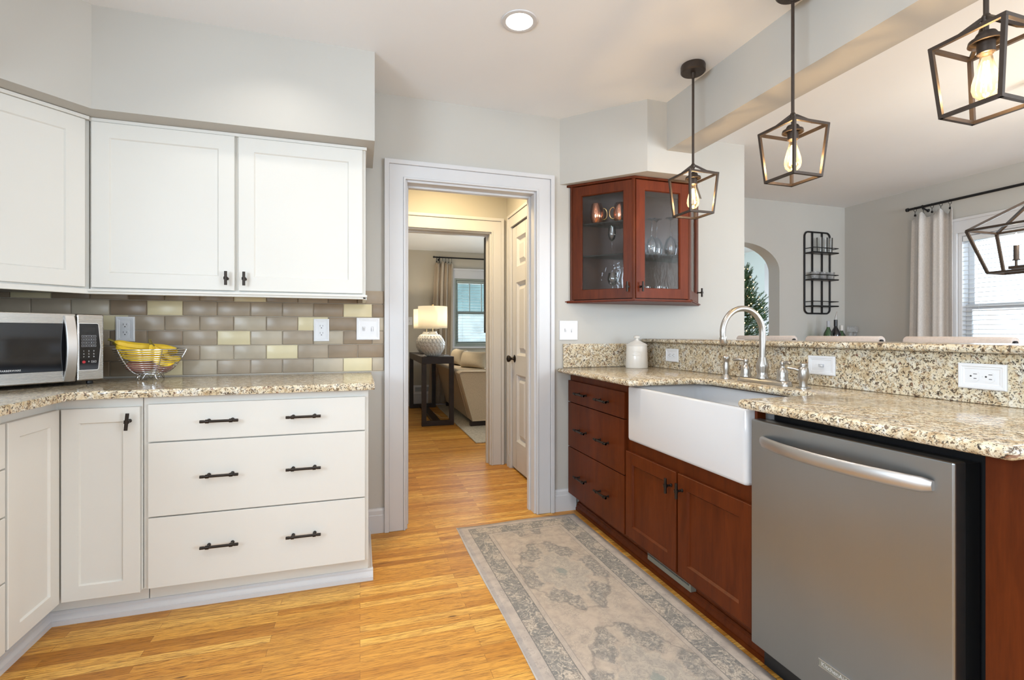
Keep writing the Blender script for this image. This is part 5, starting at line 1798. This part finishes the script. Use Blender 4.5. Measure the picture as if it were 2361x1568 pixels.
bottle('green wine bottle with a grey neck wrap on the sideboard', 4.550, 3.75, 0.312, 0.043, 'greenglass', 'grey')
bottle('dark bottle with a chrome pourer on the sideboard', 4.662, 3.76, 0.325, 0.046, 'blackgloss', 'black', True)
bottle('short bright green bottle with a pale cap on the sideboard', 4.768, 3.78, 0.268, 0.042, 'greenglass', 'label', False)
for i, (x, y, lb) in enumerate(((4.862, 3.76, 'square crystal decanter beside the green bottle'), (4.955, 3.78, 'square crystal decanter at the right end of the sideboard'))):
    o = thing('decanter', lb, 'decanter', (x, y, 0.9555), 0, 'crystal decanters on the sideboard')
    MB().box(x - 0.042, x + 0.042, y - 0.042, y + 0.042, 0.956, 1.115).lathe([(0.016, 1.115), (0.014, 1.14), (0.020, 1.150), (0.001, 1.150)], (x, y, 0), 12).build('body', M['crystal'], o, bevel=0.008, smooth=0)
    MB().box(x - 0.022, x + 0.022, y - 0.022, y + 0.022, 1.152, 1.215).build('stopper', M['crystal'], o, bevel=0.008, smooth=0)

# ------------------------------------------------------------------ fir tree with lights seen through the arch
TXc, TYc, THt = 4.78, 5.30, 2.10
tr = thing('christmas_tree', 'green fir tree with warm lights seen through the arched opening', 'tree', (TXc, TYc, 0))
MB().tube([(TXc, TYc, 0.02), (TXc, TYc, 1.0), (TXc, TYc, THt - 0.05)], [0.05, 0.035, 0.008], 8).build('trunk', M['bark'], tr, smooth=0.8)
MB().lathe([(0.001, 0.001), (0.22, 0.001), (0.20, 0.05), (0.07, 0.12), (0.001, 0.12)], (TXc, TYc, 0), 20).build('tree_stand', M['blackiron'], tr, smooth=0.6)
b = MB()
rt = random.Random(11)
tips = []
def sprig(p0, p1, n, ln):
    p0, p1 = Vector(p0), Vector(p1)
    ax = (p1 - p0)
    L = ax.length
    ax.normalize()
    a = Vector((0, 0, 1)) if abs(ax.z) < 0.9 else Vector((1, 0, 0))
    u = ax.cross(a).normalized()
    w = ax.cross(u)
    b.tube([p0, p1], [0.004, 0.0015], 4, mi=1)
    for i in range(n):
        t = (i + rt.random()) / n
        c = p0 + ax * L * t
        an = rt.random() * 2 * PI
        d = (u * math.cos(an) + w * math.sin(an) + ax * 0.9).normalized()
        s = d.cross(ax).normalized() * 0.0038
        q = c + d * ln * (0.75 + 0.5 * rt.random())
        b._add([tuple(c - s), tuple(c + s), tuple(q)], [(0, 1, 2)])
for i in range(330):
    zf = rt.random() ** 0.75
    z = 0.28 + (THt - 0.32) * zf
    R = 0.82 * (1 - zf) ** 0.85 + 0.05
    an = rt.random() * 2 * PI
    rr_ = R * (0.72 + 0.36 * rt.random())
    d = Vector((math.cos(an), math.sin(an), 0))
    p0 = Vector((TXc, TYc, z)) + d * rr_ * 0.12
    p1 = Vector((TXc, TYc, z)) + d * rr_ * 0.62 + Vector((0, 0, -0.02 + 0.05 * zf))
    p2 = Vector((TXc, TYc, z)) + d * rr_ + Vector((0, 0, 0.09 + 0.12 * zf))
    sprig(p0, p1, 60, 0.036)
    sprig(p1, p2, 70, 0.034)
    tips.append(p1)
    tips.append((p1 + p2) / 2)
    sd = d.cross(Vector((0, 0, 1)))
    for sg in (-1, 1):
        q = p1 + sd * sg * rr_ * 0.30 + d * rr_ * 0.20 + Vector((0, 0, 0.05))
        sprig(p1, q, 44, 0.032)
b.build('foliage', [M['needles'], M['bark']], tr, smooth=0, fixn=False)
b = MB()
for p in tips:
    if rt.random() < 0.45:
        c = p + Vector((rt.uniform(-0.03, 0.03), rt.uniform(-0.03, 0.03), 0.015))
        b.ball(tuple(c), 0.0075, n=6)
o = b.build('string_lights', M['fairy'], smooth=0, fixn=False)
tag(o, 'warm white fairy lights strung over the fir tree', 'string lights', kind='stuff')

# ------------------------------------------------------------------ living room through the doorway
ar = MB().box(1.145, 3.6, 4.905, 7.60, 0.0005, 0.014).build('area_rug', M['carpet'], bevel=0.004, smooth=0)
tag(ar, 'beige pile area rug under the sofa in the living room', 'rug')
sf = thing('sofa', 'tan fabric sofa seen end-on through the doorway', 'sofa', (1.7, 6.6, 0.014))
b = MB()
prof = [(1.295, 0.075), (1.62, 0.075), (1.62, 0.66), (1.60, 0.688), (1.155, 0.688), (1.128, 0.665)]
prof = fillet(prof, {4: 0.03, 5: 0.02, 3: 0.02}, 4)
b.layers([[(x, y, z) for x, z in pr_] for y, pr_ in ((5.97, prof), (7.60, prof))])
b.build('back', M['sofafab'], sf, smooth=0.6)
b = MB()
pa = fillet([(1.298, 0.075), (2.05, 0.075), (2.05, 0.60), (1.95, 0.67), (1.16, 0.684), (1.134, 0.660)], {3: 0.05, 4: 0.03, 5: 0.02}, 4)
b.layers([[(x, 5.76, z) for x, z in offset(pa, 0.012)], [(x, 5.735, z) for x, z in offset(pa, 0.004)], [(x, 5.742, z) for x, z in pa], [(x, 5.968, z) for x, z in pa]])
b.build('arm', M['sofafab'], sf, smooth=0.6)
MB().box(1.622, 2.05, 5.972, 7.60, 0.075, 0.42).build('seat', M['sofafab'], sf, bevel=0.02, smooth=0.7)
for x in (1.38, 1.95):
    for y in (5.80, 7.52):
        MB().box(x - 0.10, x + 0.10, y - 0.03, y + 0.03, 0.0145, 0.075).build('foot', M['espresso'], sf, smooth=0)


def pillow(label, c, sx, sy_, sz, ry, rz, nm='cushion'):
    M4 = Matrix.Translation(c) @ Matrix.Rotation(rz, 4, 'Z') @ Matrix.Rotation(ry, 4, 'Y')
    b = MB()
    N = 16
    loops = []
    def f(u, v, s):
        a, c_ = 2 * u - 1, 2 * v - 1
        k = (1 - abs(a) ** 3.2) * (1 - abs(c_) ** 3.2)
        pin = 1 - 0.07 * (1 - abs(a) ** 2) * abs(c_) ** 3
        pin2 = 1 - 0.07 * (1 - abs(c_) ** 2) * abs(a) ** 3
        return (s * sx * max(0.0, k) ** 0.55, a * sy_ * pin2, c_ * sz * pin)
    b.grid(lambda u, v: f(u, v, 1), N, N, M4=M4)
    b.grid(lambda u, v: f(u, v, -1), N, N, M4=M4)
    return tag(b.build(nm, M['pillowfab'], smooth=1.2), label, 'cushion', 'back cushions of the sofa')


pillow('nearer tan back cushion resting on the sofa, one corner peaked', (1.43, 6.24, 0.795), 0.095, 0.25, 0.115, 0.25, 0.45)
pillow('farther tan back cushion of the sofa, partly hidden by the nearer one', (1.36, 6.86, 0.80), 0.10, 0.26, 0.12, 0.25, 0.1)

ctb = thing('console_table', 'dark espresso console table carrying two lamps behind the sofa', 'table', (0.91, 6.78, 0))
cx0, cx1, cy0, cy1, cz = 0.722, 1.118, 5.985, 7.56, 0.853
MB().box(cx0, cx1, cy0, cy1, cz - 0.088, cz).build('table_top', M['espresso'], ctb, bevel=0.003, smooth=0)
for x in (cx0, cx1 - 0.056):
    for y in (cy0, cy1 - 0.056):
        MB().box(x, x + 0.056, y, y + 0.056, 0.001, cz - 0.088).build('leg', M['espresso'], ctb, bevel=0.002, smooth=0)
for y in (cy0, cy1 - 0.056):
    MB().box(cx0 + 0.056, cx1 - 0.056, y, y + 0.056, 0.001, 0.062).build('stretcher', M['espresso'], ctb, bevel=0.002, smooth=0)
MB().box((cx0 + cx1) / 2 - 0.05, (cx0 + cx1) / 2 + 0.05, cy0 + 0.056, cy1 - 0.056, 0.012, 0.05).build('stretcher', M['espresso'], ctb, bevel=0.002, smooth=0)


def lamp(label, x, y):
    z = cz + 0.0005
    r = thing('table_lamp', label, 'lamp', (x, y, z), 0, 'matching lamps on the console table')
    def rad(zz):
        t = max(0.0, min(1.0, zz / 0.275))
        return 0.050 + 0.096 * math.sin(PI * (0.05 + 0.87 * t)) ** 0.8
    N, K = 180, 52
    loops = []
    for i in range(K + 1):
        zz = 0.275 * i / K
        lp = []
        for q in range(N):
            a = 2 * PI * q / N
            row = zz / 0.042
            sh = 0.5 if int(row) % 2 else 0.0
            cell = (a / (2 * PI) * 18 + sh) % 1.0
            fz = row % 1.0
            lift = 0.013 * max(0.0, 1 - (abs(cell - 0.5) * 2.0) ** 2 - 0.55 * (1 - fz) ** 2) ** 0.5 * (0.25 + 0.75 * (1 - fz))
            rr_ = rad(zz) + (lift if 0.01 < zz < 0.262 else 0)
            lp.append((x + rr_ * math.cos(a), y + rr_ * math.sin(a), z + zz))
        loops.append(lp)
    b = MB()
    b.layers(loops)
    b.lathe([(0.061, 0.272), (0.062, 0.290), (0.050, 0.294), (0.050, 0.312), (0.001, 0.312)], (x, y, z), 32)
    b.build('lamp_base', M['ceramic'], r, smooth=0.7)
    b = MB()
    b.lathe([(0.182, 0.355), (0.182, 0.628)], (x, y, z), 48, cap=False)
    b.build('lamp_shade', M['shade'], r, smooth=0.8, solid=0.002)
    b = MB()
    b.tube([(x, y, z + 0.305), (x, y, z + 0.645)], 0.004, 8)
    b.lathe([(0.001, 0.640), (0.010, 0.642), (0.011, 0.650), (0.001, 0.655)], (x, y, z), 12)
    for k in range(3):
        a = 2 * PI * k / 3
        b.tube([(x, y, z + 0.615), (x + 0.181 * math.cos(a), y + 0.181 * math.sin(a), z + 0.622)], 0.002, 6)
    b.build('harp', M['brass'], r, smooth=0.8)
    bl = MB().ball((x, y, z + 0.47), 0.028, (1, 1, 1.2), 16).build('bulb', M['lens'], r, smooth=1.0)
    point('table_lamp_glow', (x, y, z + 0.53), 13, (1.0, 0.86, 0.66), 0.03)
    return r


lamp('nearer lit table lamp with a scalloped ceramic base on the console table', 0.878, 6.155)
lamp('farther lit table lamp, its drum shade peeping out behind the nearer one', 0.905, 6.95)
pc = MB().tube([(1.03, 6.22, cz + 0.002), (1.10, 6.26, cz + 0.004), (1.122, 6.28, cz - 0.02), (1.122, 6.30, 0.45), (1.11, 6.33, 0.03), (1.05, 6.50, 0.004), (0.99, 7.3, 0.004)], 0.0025, 6).build('power_cord', M['plate'], smooth=1.0)
tag(pc, 'thin pale lamp cord hanging behind the console table', 'cord')
o = tag(MB().box(1.062, 1.20, 4.203, 4.236, 1.145, 1.998).build('wall_panel', M['black'], bevel=0.001, smooth=0), 'edge of a tall black panel just inside the living room doorway', 'panel')
v = thing('wall_register', 'white louvred vent low on the living room wall', 'vent', (0.93, LY - 0.012, 0.17))
MB().box(0.80, 1.10, LY - 0.024, LY - 0.017, 0.185, 0.325).build('grille_plate', M['plate'], v, bevel=0.002, smooth=0)
MB().box(0.825, 1.075, LY - 0.027, LY - 0.023, 0.225, 0.295).build('louvres', M['grey'], v, smooth=0)
switchplate('pale switch plate on the living room wall left of the lamps', frame((0.742, LY - 0.0005, 1.335), (1, 0, 0), (0, -1, 0)), 1)
# lawn and pale street outside the windows
nh = thing('neighbour_house', 'pale house across the street behind the living room window', 'house', (6.0, 25.0, -0.5))
MB().box(-2, 14, 22.0, 28.0, -0.499, 2.1).build('lower_wall', simple('pale_render', (0.62, 0.64, 0.66), 0.8, noise=0.35, nscale=1.2), nh, smooth=0)
MB().box(-2, 14, 21.9, 28.0, 2.1, 5.4).build('upper_siding', simple('blue_grey_siding', (0.22, 0.31, 0.32), 0.8, noise=0.2, nscale=1.5), nh, smooth=0)
MB().layers([[(-2.4, 21.5, 5.4), (14.4, 21.5, 5.4), (14.4, 28.4, 5.4), (-2.4, 28.4, 5.4)], [(-2.4, 24.9, 8.2), (14.4, 24.9, 8.2), (14.4, 25.0, 8.2), (-2.4, 25.0, 8.2)]]).build('roof', simple('dark_shingles', (0.10, 0.10, 0.11), 0.9, noise=0.2, nscale=5), nh, smooth=0)
for k in range(5):
    MB().box(0.5 + 2.6 * k, 1.6 + 2.6 * k, 21.88, 21.999, 2.6, 4.2).build('window', M['blackgloss'], nh, smooth=0)
gr = MB().box(-8, 30, 8.6, 40, -0.6, -0.5).build('lawn', simple('lawn_grass', (0.16, 0.26, 0.09), 0.9, noise=0.3, nscale=2), smooth=0)
tag(gr, 'green lawn outside the living room window', 'lawn', kind='stuff')
